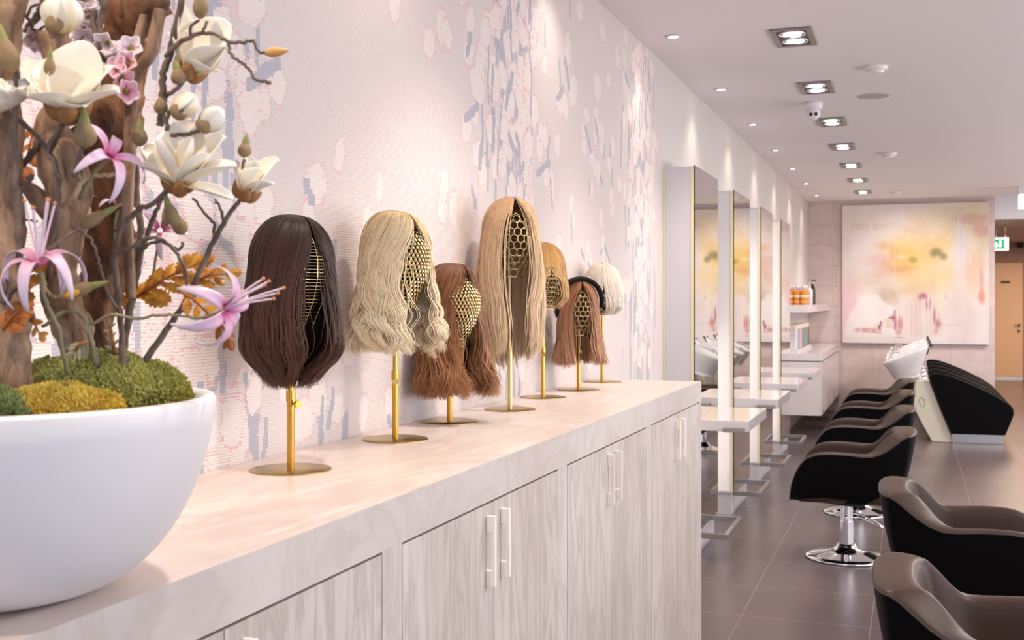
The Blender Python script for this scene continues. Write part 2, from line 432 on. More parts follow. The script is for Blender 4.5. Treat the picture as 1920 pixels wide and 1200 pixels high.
mural = np_mesh('wall_left', V, Fq, M_MURAL, smooth=False, colors=np.repeat(img.reshape(-1, 3), 4, axis=0), domain='CORNER')
tag(mural, kind='structure')
wallobj(MB().box(WX - .2, WX - .001, 1.15, YM, 0, CZ), 'wall_left', M_CREAM)

# ------------------------------------------------------------------ counter of cabinets
CT = H - .355; CXF = -.880; CY0, CY1 = .30, 4.962; TB = CT - .087
wt = MB().box(WX + .002, CXF, CY0, CY1, TB, CT, 1)
wt.m[-5] = 0                                        # top face
o = wt.obj('worktop', [M_TOP, M_EDGE], smooth=False)
tag(o, 'long pale marble worktop running along the mural wall', 'worktop')
cab_labels = ['marbled cabinet under the planter end, only a handle top showing', 'marbled cabinet directly under the dark brown wig',
              'marbled cabinet third along, under the curly blonde and brown wigs', 'marbled cabinet at the far end of the counter next to the mirrors']
PITCH = 1.0435
def cab_handle(y, zc, name, parent):
    h = MB(); x = CXF
    x0, x1 = x, x + .022; t = .005
    h.box(x0, x1, y - t, y + t, zc - .078, zc - .042).box(x0, x1, y - t, y + t, zc + .042, zc + .078).box(x0 + .0145, x1, y - t, y + t, zc - .045, zc + .045)
    return h.obj(name, M_HANDLE, parent, smooth=False, bevel=.0015)
for k in range(4):
    ys = .739 + PITCH * k; ye = ys + PITCH if k < 3 else 4.908
    cb = empty('cabinet', (0, 0, 0), 0, cab_labels[k], 'cabinet', 'marbled cabinets of the wig counter')
    MB().box(WX + .003, CXF - .021, ys + .001, ye - .001, .02, TB - .004).obj('carcass', M_GAP, cb, smooth=False)
    MB().box(CXF - .02, CXF, ys + .0015, ys + .081, .09, TB - .0002).obj('stile', M_STILE, cb, smooth=False)
    mid = ys + .081 + (ye - ys - .081) * .5
    for n_, (a, b) in enumerate(((ys + .0845, mid - .0015), (mid + .0015, ye - .0015))):
        d = MB().box(CXF - .02, CXF, a, b, .09, TB - .0045).obj('door', M_DOOR, cb, smooth=False)
        cab_handle((b - .045) if n_ == 0 else (a + .045), TB - .106, 'handle', d)
    MB().box(CXF - .02, CXF - .002, ys, ye, .0, .0875).obj('plinth', M_STILE, cb, smooth=False)
ep = MB().box(WX + .003, CXF, 4.9095, 4.960, 0, TB - .0002).obj('end_panel', M_DOOR, smooth=False)
tag(ep, 'marbled end panel closing the counter beside the mirror stations', 'end panel')

# ------------------------------------------------------------------ wig stands and head forms
HZ = np.array([0, .012, .035, .07, .11, .15, .185, .212, .228, .236])
HA = np.array([.047, .048, .052, .060, .066, .068, .063, .048, .028, .006])
HB = np.array([.047, .050, .058, .072, .082, .085, .078, .058, .034, .008])
HO = np.array([0, .002, .008, .016, .019, .016, .010, .006, .004, .003])
def hp(th, z):
    a, b, o_ = np.interp(z, HZ, HA), np.interp(z, HZ, HB), np.interp(z, HZ, HO)
    return Vector((a * math.sin(th), o_ + b * math.cos(th), z))
def hn(th, z):
    p = hp(th, z); e = hp(th + .02, z) - hp(th - .02, z); g = hp(th, min(z + .003, .2355)) - hp(th, z - .003 if z > .003 else 0)
    n = g.cross(e); n.normalize()
    c = Vector((p.x, p.y - .01, p.z - .10))
    return n if n.dot(c) > 0 else -n
def head(kind, ringr=.0125):
    b = MB()
    if kind == 'rings':
        z = ringr * .95; row = 0
        while z < .222:
            per = 2 * PI * (np.interp(z, HZ, HA) + np.interp(z, HZ, HB)) / 2
            n = max(4, round(per / (ringr * 2.02))); R = per / n / 2
            for k in range(n):
                th = 2 * PI * (k + .5 * (row % 2)) / n
                b.ring(hp(th, z), hn(th, z), R * .98, .0011, 18, 5)
            z += R * 1.72; row += 1
        b.ring((0, .002, .001), (0, 0, 1), .047, .0013, 40, 5)
    elif kind == 'scales':
        z = .006; row = 0
        while z < .226:
            per = 2 * PI * (np.interp(z, HZ, HA) + np.interp(z, HZ, HB)) / 2
            n = max(6, round(per / .0115))
            for k in range(n):
                th = 2 * PI * (k + .5 * (row % 2)) / n; p, nn = hp(th, z), hn(th, z)
                tx = nn.cross(Vector((0, 0, 1))).normalized(); ty = tx.cross(nn).normalized()
                if ty.z < 0: ty = -ty
                w, h = per / n * .43, .0064
                o_ = p + nn * .001
                vs = []
                for (sx, sy, e) in ((-1, 1, .0), (1, 1, .0), (.92, -.7, .0030), (.45, -1.05, .0036), (-.45, -1.05, .0036), (-.92, -.7, .0030), (0, .1, .0034)):
                    vs.append(o_ + tx * (sx * w) + ty * (sy * h) + nn * e)
                vs += [q - nn * .0012 for q in vs[:6]]
                b.add(vs, [(0, 6, 1), (1, 6, 2), (2, 6, 3), (3, 6, 4), (4, 6, 5), (5, 6, 0), (2, 3, 9, 8), (3, 4, 10, 9), (4, 5, 11, 10), (1, 2, 8, 7), (5, 0, 6, 11), (7, 8, 9, 10, 11, 6)])
            z += .0098; row += 1
        # dark wire rows show between the scales
        b.ring((0, .002, .001), (0, 0, 1), .047, .0013, 40, 5)
    elif kind == 'wires':
        z = .0
        while z < .232:
            b.tube([hp(2 * PI * k / 40, z) for k in range(41)], .00075, 5, cap=False); z += .0068
        for th in (0, .55, -.55, 1.3, -1.3, 2.2, -2.2, PI):
            b.tube([hp(th, q) * 1.003 for q in np.linspace(0, .234, 22)], .0012, 5)
    elif kind == 'links':
        z = .008; row = 0
        while z < .225:
            per = 2 * PI * (np.interp(z, HZ, HA) + np.interp(z, HZ, HB)) / 2
            n = max(5, round(per / .0145)); b.tube([hp(2 * PI * k / 40, z + .006) for k in range(41)], .0008, 5, cap=False)
            for k in range(n):
                th = 2 * PI * k / n; b.ring(hp(th, z), hn(th, z), .0062, .0008, 10, 4)
            z += .016; row += 1
    return b
def disc_prof(R, t=.003): return [(R, 0), (R, t * .8), (R - .0008, t), (.0001, t)]
LEV = CT
stands = [
 # u, v of base, head base v, face azimuth, kind, knob z (above worktop), knob kind, label
 (545, 881, 622, -27, 'wires', .155, 'screw', 'brass stand with horizontal wire head, nearest the planter, under the dark brown wig'),
 (741, 824, 578, -22, 'scales', .165, 'disc', 'brass stand with gold scale head holding the wavy platinum blonde wig'),
 (843, 791, 652, -26, 'scales', .175, 'screw', 'low brass stand with gold scale head holding the chestnut brown wig'),
 (956, 768, 519, -56, 'rings', .250, 'collar', 'tallest pale brass stand with open ring head under the long blonde wig'),
 (1018, 745, 579, -55, 'links', .175, 'disc', 'brass stand with small link head behind the long blonde wig'),
 (1085, 731, 628, -62, 'rings', .170, 'screw', 'brass stand with ring head wearing the auburn wig and black headband'),
 (1129, 716, 590, -76, 'rings', .160, 'none', 'farthest brass stand with ring head under the platinum bob'),
]
M_GOLDP = simple('pale_gold', hx('d9c089'), .25, 1, amt=.03)
ST = []
for (u, v, vb, az, kind, kz, kk, lab) in stands:
    q = (v - VPY) / F; d = .355 / q; p = P(u, v, d); hb = H - (vb - VPY) / F * d - CT
    root = empty('wig_stand', (p.x, p.y, CT), math.radians(az - 90), lab, 'wig stand', 'brass wig stands on the worktop')
    mat = M_GOLDP if kk == 'collar' else M_BRASS
    MB().lathe(disc_prof(.085), 64).obj('base_plate', M_BRASSD, root, smooth='auto')
    pl = MB().tube([(0, 0, .003), (0, 0, kz)], .0078 if kk != 'collar' else .0085, 20).tube([(0, 0, kz), (0, 0, hb)], .0062, 20)
    pl.obj('pole', mat, root, smooth='auto')
    MB().tube([(0, 0, kz - .012), (0, 0, kz + .012)], .0098, 20).obj('collar', mat, root, smooth='auto')
    if kk == 'screw':
        MB().tube([(0, .006, kz - .015), (0, .028, kz - .015)], .0022, 8).tube([(0, .024, kz - .015), (0, .030, kz - .015)], .0075, 14).obj('knob', M_BRASS, root, smooth='auto')
    if kk == 'disc':
        a = math.radians(-60 - (az - 90) + 0)
        dx, dy = math.cos(a - PI / 2 + PI / 2), math.sin(a)
        MB().tube([(dx * .006, dy * .006, kz - .015), (dx * .017, dy * .017, kz - .015)], .008, 16).obj('knob', M_BRASS, root, smooth='auto')
    if kk == 'collar':
        a = math.radians(200 - (az - 90))
        dx, dy = math.cos(a), math.sin(a)
        kb = MB().tube([(dx * .006, dy * .006, kz), (dx * .024, dy * .024, kz)], .004, 10)
        for j in range(5):
            t = 2 * PI * j / 5; kb.ico((dx * .026 - dy * .008 * math.cos(t), dy * .026 + dx * .008 * math.cos(t), kz + .008 * math.sin(t)), .0065)
        kb.obj('knob', M_BLACKP, root)
    ho = head(kind, .0125 if kind == 'rings' else .012).obj('head_form', M_GOLD, root, loc=(0, 0, hb)); hs_ = {5: .87, 6: .88}.get(len(ST), 1); ho.scale = (hs_, hs_, hs_)
    MB().lathe([(.046, 0), (.046, .002), (.0001, .002)], 32).obj('neck_plate', M_BRASSD, root, loc=(0, 0, hb - .002), smooth='auto')
    ST.append((p, hb + CT, math.radians(az - 90)))

# ------------------------------------------------------------------ wigs
def hair_mat(name, rough=.46, spec=.28):
    m = N(name); m.set(Roughness=rough); m.b.inputs['Specular IOR Level'].default_value = spec
    at = m.n('ShaderNodeAttribute', attribute_name='tint'); nz = m.noise(m.coord((1, 1, .1)), 500, 2)
    m.l(m.mix(at.outputs[0], (1, 1, 1), .0), m.b.inputs['Base Color']); 
    m.b.inputs['Sheen Weight'].default_value = .08
    return m.m
M_HAIR = hair_mat('hair_fibre'); M_HAIRD = hair_mat('dark_hair_fibre', .42, .3)
def sm(x): x = np.clip(x, 0, 1); return x * x * (3 - 2 * x)
def wig(idx, label, n, zt, zeq, a, b, yo, prof, zend, zvar, opens, phic=0, partx=0, curl=.3, curlout=0, wave=(0.004, .12), cols=None,
        width=.0016, rings=24, layers=(.86, 1.0), sweep=0, mat=M_HAIR, clumps=90, clumpk=.5, part=(.55, -.15), flick=0, fr=.06, side_len=None):
    p, hz, rz = ST[idx]
    root = empty('wig', (p.x, p.y, hz), rz, label, 'wig', 'wigs displayed on the counter')
    rg = np.random.default_rng(100 + idx)
    phi0 = rg.uniform(-PI, PI, n)
    lay = rg.uniform(layers[0], layers[1], n) ** 1.0
    cl = rg.integers(0, clumps, n); cphi = np.linspace(-PI, PI, clumps, endpoint=False) + rg.uniform(-.03, .03, clumps)
    cl = np.argmin(np.abs(phi0[:, None] - cphi[None, :] - rg.normal(0, .04, (n, 1))), axis=1)
    cph = rg.uniform(0, 2 * PI, clumps)[cl]; ccol = rg.normal(0, 1, clumps)[cl]; clen = rg.normal(0, 1, clumps)[cl]
    ze = zend + np.abs(rg.normal(0, zvar, n)) * .8 + clen * zvar * .5
    if side_len is not None:
        ze = ze + np.interp(phi0, [-PI, -PI / 2, 0, PI / 2, PI], side_len)
    T = np.linspace(0, 1, rings)[None, :]
    td = .36
    q = np.clip(T / td, 0, 1); al = q * PI / 2
    yp = (part[1] + (part[0] - part[1]) * (1 - np.abs(phi0) / PI) ** 1.2) * b
    yp = yp + rg.uniform(-.08, .08, n) * b; xp = partx + np.sign(phi0) * .002
    hz_d = np.sqrt(np.clip(1 - .55 * (yp / b) ** 2 - .5 * (xp / a) ** 2, 0, 1))
    zdome = zeq + (zt - zeq) * np.cos(al) * (hz_d[:, None] * (1 - q) + q) * (.94 + .06 * lay[:, None])
    s2 = np.clip((T - td) / (1 - td), 0, 1)
    z = np.where(T <= td, zdome, zeq + (ze[:, None] - zeq) * s2)
    ojit = (1 + rg.normal(0, .16, (n, 1)) - .5 * (rg.random((n, 1)) < .03))
    opz = np.array([o_[0] for o_ in opens])[::-1]; opw = np.array([o_[1] for o_ in opens])[::-1]
    ow = np.interp(z, opz, opw) * ojit
    ph = np.sign(phi0)[:, None] * (ow + (PI - ow) * (np.abs(phi0)[:, None] / PI)) + phic * (1 - np.abs(phi0)[:, None] / PI)
    ph = ph + sweep * sm(q) * (1 - np.abs(phi0)[:, None] / PI) ** 2
    cc = np.sign(phi0)[:, None] * (ow + (PI - ow) * (np.abs(cphi[cl])[:, None] / PI)) + phic * (1 - np.abs(phi0)[:, None] / PI)
    ph = ph + (cc - ph) * clumpk * s2 ** 1.5
    pz = np.array([x[0] for x in prof])[::-1]; pa = np.array([x[1] for x in prof])[::-1]; pb = np.array([x[2] for x in prof])[::-1]
    SA = np.interp(z, pz, pa); SB = np.interp(z, pz, pb)
    L = lay[:, None] * (1 - .10 * s2 * rg.uniform(0, 1, (n, 1)))
    c8 = sm((s2 - .72) / .28)
    L = L * (1 - curl * c8 * rg.uniform(.6, 1.3, (n, 1))) * (1 + (curlout + flick * (np.abs(rg.normal(0, 1, (n, 1))) > 1.1)) * sm((s2 - .6) / .4))
    amp = wave[0] * s2 ** 1.1
    L = L + amp * np.sin(2 * PI * (z / wave[1]) + cph[:, None]) / a
    tang = amp * 1.1 * np.cos(2 * PI * (z / wave[1]) + cph[:, None] * 1.7)
    sa = np.sin(al)
    X = np.where(T <= td, xp[:, None] * (1 - sa) + a * SA * np.sin(ph) * sa * L, a * SA * np.sin(ph) * L + tang * np.cos(ph))
    Yv = np.where(T <= td, yp[:, None] * (1 - sa) + (yo + b * SB * np.cos(ph) * L) * sa, yo + b * SB * np.cos(ph) * L - tang * np.sin(ph))
    # fly-away noise
    fl = fr * .02
    X += rg.normal(0, 1, (n, 1)) * fl * s2 ** 2; Yv += rg.normal(0, 1, (n, 1)) * fl * s2 ** 2
    # hair stops at the wall
    wx = p.x + X * math.cos(rz) - Yv * math.sin(rz); lim = WX + .006 + .05 * rg.random((n, 1))
    push = np.where(wx < lim + .02, (lim + .02 - wx) * .85, 0); push = np.maximum(push, (WX + .004) - wx)
    push = np.where(wx < lim + .02, push, 0); X = X + push * math.cos(rz); Yv = Yv - push * math.sin(rz)
    Pt = np.stack([X, Yv, z], -1)
    tg = np.gradient(Pt, axis=1); tg /= np.linalg.norm(tg, axis=2, keepdims=True) + 1e-9
    out = np.stack([X, Yv - yo, (z - zeq * .7) * (z > zeq)], -1); out /= np.linalg.norm(out, axis=2, keepdims=True) + 1e-9
    sd = np.cross(tg, out); sd /= np.linalg.norm(sd, axis=2, keepdims=True) + 1e-9
    up = np.cross(sd, tg)
    w = (width * rg.uniform(.6, 1.3, (n, 1)) * (1 - .75 * np.clip((T - .82) / .18, 0, 1)) * (.55 + .45 * np.clip(T / .2, 0, 1)))[..., None]
    tilt = rg.uniform(-.5, .5, (n, 1, 1)); sd2 = sd * np.cos(tilt) + up * np.sin(tilt)
    A = Pt - sd2 * w * .5; B = Pt + up * w * .28; C = Pt + sd2 * w * .5
    V = np.stack([A, B, C], 2).reshape(-1, 3)
    i0 = (np.arange(n)[:, None] * rings + np.arange(rings - 1)[None, :]) * 3; i0 = i0.ravel()
    Fq = np.concatenate([np.c_[i0, i0 + 1, i0 + 4, i0 + 3], np.c_[i0 + 1, i0 + 2, i0 + 5, i0 + 4]])
    root_c, mid_c, tip_c, low_c = [np.array(hx(c)) for c in cols]
    base = np.where(T[..., None] < .25, root_c + (mid_c - root_c) * (T[..., None] / .25), mid_c + (tip_c - mid_c) * ((T[..., None] - .25) / .75))
    mixv = np.clip(.5 + .28 * ccol + .3 * rg.normal(0, 1, n), 0, 1)[:, None, None] * .55
    colr = base * (1 - mixv) + low_c * mixv
    colr = np.repeat(np.broadcast_to(colr, (n, rings, 3))[:, :, None, :], 3, axis=2).reshape(-1, 3)
    np_mesh('hair', V, Fq, mat, root, colors=colr)
    # thin cap under the hair
    cap = MB()
    def fcap(i, j):
        z = zeq * .55 + (zt * .965 - zeq * .55) * math.sin(j * PI / 2)
        r = math.cos(j * PI / 2) if z > zeq else 1.0
        r = math.sqrt(max(0, 1 - ((z - zeq) / (zt * .965 - zeq)) ** 2)) if z > zeq else 1
        ow_ = float(np.interp(z, opz, opw)) + .25
        t = ow_ + (2 * PI - 2 * ow_) * i + phic
        return Vector((a * .80 * r * math.sin(t), yo - .004 + b * .80 * r * math.cos(t), z))
    cap.grid(fcap, 40, 16)
    cm = simple('cap_lining', tuple(.6 * x for x in hx(cols[3])), .8)
    cap.obj('cap', cm, root, solid=.0012)
    return root
D = math.radians
wig(0, 'dark brown shoulder-length wig with inward-curled ends, nearest the planter', 5200, .247, .150, .087, .098, .004,
    [(.15, 1, 1), (.10, 1.06, 1.05), (.04, 1.16, 1.12), (-.02, 1.22, 1.16), (-.07, 1.18, 1.12), (-.12, 1.0, .95)], -.112, .014,
    [(.25, 0), (.215, D(3)), (.18, D(7)), (.14, D(16)), (.09, D(24)), (.03, D(28)), (-.03, D(22)), (-.08, D(20)), (-.12, D(30))], phic=D(2), curl=.55, wave=(.007, .19),
    cols=('2f1b10', '3a2115', '5a3524', '1a0e08'), mat=M_HAIRD, partx=.012, width=.0017)
wig(1, 'wavy platinum blonde wig with side parting, second from the planter', 5800, .252, .150, .088, .100, .002,
    [(.15, 1, 1), (.10, 1.06, 1.04), (.04, 1.16, 1.12), (-.02, 1.26, 1.24), (-.07, 1.34, 1.3), (-.12, 1.3, 1.25)], -.110, .018,
    [(.25, 0), (.22, D(3)), (.185, D(14)), (.14, D(34)), (.08, D(44)), (.0, D(38)), (-.06, D(28)), (-.12, D(22))], phic=D(6), curl=.18, curlout=.12, wave=(.014, .10),
    cols=('dcb67c', 'f8e2b8', 'fff3d6', 'dab987'), partx=.026, width=.0017, clumps=42, clumpk=.8)
wig(2, 'chestnut brown mid-length wig tucked between the two blonde wigs, flicked ends', 6000, .250, .150, .084, .098, .0,
    [(.15, 1, 1), (.10, 1.04, 1.04), (.04, 1.12, 1.14), (-.03, 1.28, 1.3), (-.09, 1.38, 1.42), (-.15, 1.35, 1.45)], -.140, .012,
    [(.25, 0), (.225, D(4)), (.19, D(10)), (.14, D(24)), (.08, D(30)), (.0, D(28)), (-.06, D(20)), (-.15, D(18))], phic=D(4), curl=.12, curlout=.30, wave=(.011, .13),
    cols=('6b432c', '93603d', 'b37a4c', '55331f'), width=.0018, clumps=90, clumpk=.4, layers=(.6, 1.0))
wig(3, 'long straight honey blonde wig on the tallest stand, centre parted', 6800, .262, .155, .094, .102, .004,
    [(.155, 1, 1), (.10, 1.08, 1.06), (.0, 1.22, 1.14), (-.10, 1.26, 1.15), (-.20, 1.2, 1.1), (-.32, 1.05, 1.0)], -.265, .032,
    [(.26, 0), (.24, D(10)), (.21, D(28)), (.17, D(42)), (.12, D(50)), (.06, D(52)), (.0, D(48)), (-.10, D(32)), (-.3, D(30))], curl=.05, wave=(.005, .24),
    cols=('94694c', 'd8b389', 'f7dfb9', 'bc966c'), width=.0021, clumps=90, clumpk=.35, side_len=[-.03, .03, .02, -.02, -.03])
wig(4, 'short golden blonde bob peeking out behind the long blonde wig', 3800, .246, .140, .086, .098, .002,
    [(.14, 1, 1), (.08, 1.10, 1.06), (.03, 1.12, 1.06), (-.01, 1.0, .98)], .010, .018,
    [(.25, 0), (.16, D(1)), (.125, D(6)), (.105, D(30)), (.06, D(45)), (-.02, D(50))], phic=D(-4), curl=.25, wave=(.004, .2),
    cols=('b98144', 'dba967', 'eccb97', 'b07e49'), width=.0022)
wig(5, 'auburn straight wig wearing a black headband, flared ends', 5000, .222, .130, .078, .092, .0,
    [(.13, 1, 1), (.06, 1.10, 1.06), (-.02, 1.20, 1.15), (-.08, 1.30, 1.25), (-.13, 1.42, 1.4)], -.116, .014,
    [(.222, D(1)), (.195, D(8)), (.16, D(28)), (.11, D(42)), (.05, D(46)), (.0, D(42)), (-.06, D(30)), (-.13, D(26))], curl=.0, curlout=.14, wave=(.006, .15),
    cols=('9c6a48', 'b27d58', 'cfa07c', '80543a'), width=.0023, clumpk=.4, layers=(.7, 1.0))
wig(6, 'rounded platinum bob wig, farthest along the counter', 4200, .228, .110, .094, .106, .0,
    [(.11, 1, 1), (.06, 1.03, 1.02), (.02, .98, .97), (-.01, .82, .82)], .002, .006,
    [(.25, 0), (.13, D(1)), (.10, D(5)), (.07, D(12)), (.03, D(16)), (-.02, D(18))], phic=D(-6), curl=.22, wave=(.002, .3),
    cols=('d2c2ac', 'eaddca', 'f7eee0', 'cdbca4'), width=.0026)
# headband
p, hz, rz = ST[5]
hb = empty('headband', (p.x, p.y, hz), rz, 'black velvet headband embroidered with small white and gold flowers, on the auburn wig', 'headband')
band = MB()
def bandp(t):
    a = -1.7 + 4.0 * t
    return Vector((.094 * math.sin(a), .004 + .036 * math.cos(a), .126 + .100 * math.cos(a)))
nb = 40
rows = []
for i in range(nb):
    t = i / (nb - 1); c = bandp(t); tg_ = (bandp(min(1, t + .01)) - bandp(max(0, t - .01))).normalized()
    outv = Vector((c.x, 0, c.z - .10)).normalized(); sd = tg_.cross(outv).normalized(); wv_ = .015 + .014 * math.sin(PI * t) ** .7
    for k in range(10):
        q = 2 * PI * k / 10; rows.append(c + sd * (wv_ * math.cos(q)) + outv * (.009 * math.sin(q)))
band.v = [tuple(r) for r in rows]
for i in range(nb - 1):
    for k in range(10): band.f.append((i * 10 + k, i * 10 + (k + 1) % 10, (i + 1) * 10 + (k + 1) % 10, (i + 1) * 10 + k)); band.m.append(0)
band.obj('band', simple('black_velvet', (.008, .008, .01), .9, amt=.2), hb)
emb = MB(); random.seed(5)
for i in range(58):
    t = random.uniform(.03, .97); c = bandp(t); tg_ = (bandp(min(1, t + .01)) - bandp(max(0, t - .01))).normalized()
    outv = Vector((c.x, 0, c.z - .10)).normalized(); sd = tg_.cross(outv).normalized(); wv_ = .015 + .014 * math.sin(PI * t) ** .7
    k = random.uniform(-.75, .75); pt = c + sd * (wv_ * k) + outv * (.0092 * math.sqrt(1 - k * k))
    emb.ico(tuple(pt), .0030, n=4, mi=0 if i % 3 else 1)
emb.obj('embroidery', [simple('white_thread', hx('e6d6d4'), .6), simple('gold_thread', hx('b28a48'), .4)], hb)

# ------------------------------------------------------------------ mirror stations
st_lab = ['first mirror station with unlit white end, right behind the counter', 'second mirror station, its end strip glowing only in the lower half',
          'third mirror station along the wall, end strip glowing', 'farthest mirror station, narrow and glowing full height']
MX, MXW = -1.198, -1.3835
lit = [0, 1.30, 1.95, 2.26]
M_TUBES = [None, emit('tube_2', (1, .94, .84), 90), emit('tube_3', (1, .94, .84), 110), emit('tube_4', (1, .94, .85), 125)]
for k, (ya, yb) in enumerate(((6.535, 7.365), (8.065, 8.895), (9.60, 10.42), (11.147, 11.965))):
    r = empty('mirror_station', (0, 0, 0), 0, st_lab[k], 'mirror station', 'mirror stations along the wall')
    zb, zt = .16, 2.322
    hs = MB().box(MXW, MXW + .012, ya + .006, yb, zb, zt).box(MX - .022, MX - .008, ya + .006, yb, zb, zt)
    hs.box(MXW + .012, MX - .022, ya + .12, ya + .13, zb, zt).box(MXW + .012, MX - .022, ya, yb, zt - .012, zt).box(MXW + .012, MX - .022, ya, yb, zb, zb + .012)
    hs.obj('housing', M_LACQ, r, smooth=False)
    MB().box(MXW + .0, MXW + .012, ya - .002, ya + .006, zb, zt).box(MX - .024, MX - .006, ya - .002, ya + .006, zb, zt).obj('edge_trim', M_TRIMY, r, smooth=False)
    MB().box(MX - .006, MX, ya - .002, yb, zb - .005, zt + .004, 1).obj('mirror_backing', [M_GREEN, M_GREEN], r, smooth=False)
    MB().add([(MX + .0006, ya, zb), (MX + .0006, yb, zb), (MX + .0006, yb, zt), (MX + .0006, ya, zt)], [(0, 1, 2, 3)]).obj('mirror', M_MIRROR, r, smooth=False)
    MB().box(MXW + .013, MX - .025, ya + .002, ya + .005, zb + .012, zt - .012).obj('light_diffuser', M_DIFF if lit[k] else M_LACQ, r, smooth=False)
    if lit[k]:
        MB().tube([((MXW + MX) / 2 - .005, ya + .06, zb + .06), ((MXW + MX) / 2 - .005, ya + .06, lit[k])], .014, 12).obj('light_tube', M_TUBES[k], r)
    MB().box(MXW, -1.219, ya + .02, yb - .02, 0, zb).obj('base', M_LACQ, r, smooth=False)
    MB().box(MX, -.888, ya + .0, yb + .02, .775, .838).obj('shelf', M_GLOSSW, r, smooth=False, bevel=.002)
    MB().box(-1.03, -.905, ya - .035, ya, .792, .798).box(-1.03, -.905, ya - .037, ya - .031, .774, .798).obj('shelf_bracket', M_STEEL, r, smooth=False, bevel=.001)
    f = MB(); x0, x1, y0, y1, z0, z1 = -1.22, -1.015, ya + .08, yb - .155, .128, .160
    f.box(x1 - .028, x1, y0, y1, z0, z1).box(x0, x1 - .028, y0, y0 + .028, z0, z1).box(x0, x1 - .028, y1 - .028, y1, z0, z1)
    f.obj('footrest', M_STEEL, r, smooth=False, bevel=.002)
    if k:
        MB().box(MXW + .005, MXW + .03, ya - .05, ya - .044, 1.22, 1.56).obj('side_plate', M_STEEL, r, smooth=False, bevel=.001)

# ------------------------------------------------------------------ salon chairs
def chair_meshes():
    top = [(.302, .374), (.300, .42), (.292, .475), (.272, .535), (.242, .588), (.205, .628), (.15, .650), (.078, .657), (-.02, .655), (-.10, .648), (-.155, .650), (-.205, .672), (-.245, .707), (-.285, .752), (-.320, .792), (-.345, .812)]
    top = [(x, z if z < .66 else .66 + (z - .66) * .70) for x, z in top]
    # plan of outer top edge: arms go back then wrap round the back
    L = []
    for x, z in top: L.append((x, .290 - .032 * max(0, (-x - .14) / .2) ** 2, z))
    k = len(L)
    for i in range(1, 9):
        a = PI / 2 * i / 8
        x = -.345 - .050 * math.sin(a); y = .2564 * math.cos(a) ** .72 if i < 8 else 0
        L.append((x, y, .7664 + .008 * math.sin(a)))
    half = L; full = half + [(x, -y, z) for x, y, z in half[:-1][::-1]]
    outer = MB(); lin_ = MB(); secs_o = []; secs_l = []; n = len(full)
    for i, (x, y, z) in enumerate(full):
        p0 = Vector(full[max(i - 1, 0)]); p1 = Vector(full[min(i + 1, n - 1)]); t = p1 - p0; t.z = 0
        if t.length < 1e-6: t = Vector((-1, 0, 0))
        t.normalize(); nin = Vector((-t.y, t.x, 0))
        c = Vector((-.02, 0, 0)) - Vector((x, y, 0))
        if nin.dot(c) < 0: nin = -nin
        backness = min(1, max(0, (-x - .14) / .16)); bk2 = min(1, max(0, (-x + .08) / .36)); bk2 = bk2 * bk2 * (3 - 2 * bk2)
        xi = x * (1 - .30 * bk2) if x < 0 else x; yi = y * (1 - (.058 + .022 * bk2) / .288)
        nin = Vector((xi - x, yi - y, 0)); th = nin.length; nin.normalize()
        hb_ = max(.0, min(1, (z - .374) / .10))
        zb = .372 - .033 * min(1, (.302 - x) / .3) + (.075 * backness)
        zb = min(zb, z)
        h = max(z - zb, .0005)
        o0 = Vector((x, y, z))
        def off(dn, zz): return Vector((x, y, zz)) + nin * dn
        taper = .075 * (h / .3) ** 1.0
        secs_o.append([off(taper + .02, zb), off(taper * .80, zb + h * .05), off(taper * .52, zb + h * .28), off(taper * .22, zb + h * .6), off(.004, zb + h * .88), off(.0, z - .010 * hb_)])
        secs_l.append([off(.0, z - .010 * hb_), off(.003, z - .003 * hb_), off(.012, z + .002), off(th * .5, z + .006 * hb_), off(th - .010, z + .002), off(th, z - .008 * hb_), off(th + .006 + .02 * backness, max(.44, z - .12) if z > .45 else z - .01), off(th + .012 + .05 * backness, min(.44, z - .012))])
    for secs, mb_ in ((secs_o, outer), (secs_l, lin_)):
        m_ = len(secs[0]); base = 0
        for s_ in secs: mb_.v += [tuple(p) for p in s_]
        for i in range(n - 1):
            for j in range(m_ - 1):
                a = i * m_ + j; mb_.f.append((a, a + 1, a + 1 + m_, a + m_)); mb_.m.append(0)
    # underside pan
    loop = [s_[0] for s_ in secs_o]; b0 = len(outer.v); outer.v += [tuple(Vector((q.x * .8, q.y * .8, q.z - .012))) for q in loop]; outer.v.append((-.02, 0, .325))
    for i in range(n - 1):
        a = i * 6; outer.f.append((a, a + 6, b0 + i + 1, b0 + i)); outer.m.append(0)
        outer.f.append((b0 + i, b0 + i + 1, b0 + n)); outer.m.append(0)
    outer.f.append((b0, b0 + n, b0 + n - 1)); outer.m.append(0)
    outer.f.append((0, b0, b0 + n - 1, (n - 1) * 6)); outer.m.append(0)
    seam = MB().tube([Vector(full[i]) - Vector((0, 0, .009)) + Vector((0, 0, 0)) for i in range(n)], .0028, 6)
    cush = MB()
    def fc(u, v): return Vector((0, 0, 0))
    xs = [-.29, -.27, -.15, 0, .12, .22, .275, .29]; ys = [-.235, -.21, -.1, 0, .1, .21, .235]
    for zz, sh in ((.345, .94), (.40, 1.0), (.445, 1.0), (.470, .97)):
        pass
    cush.box(-.30, .275, -.232, .232, .352, .478)
    return outer, lin_, seam, cush
CH = chair_meshes()
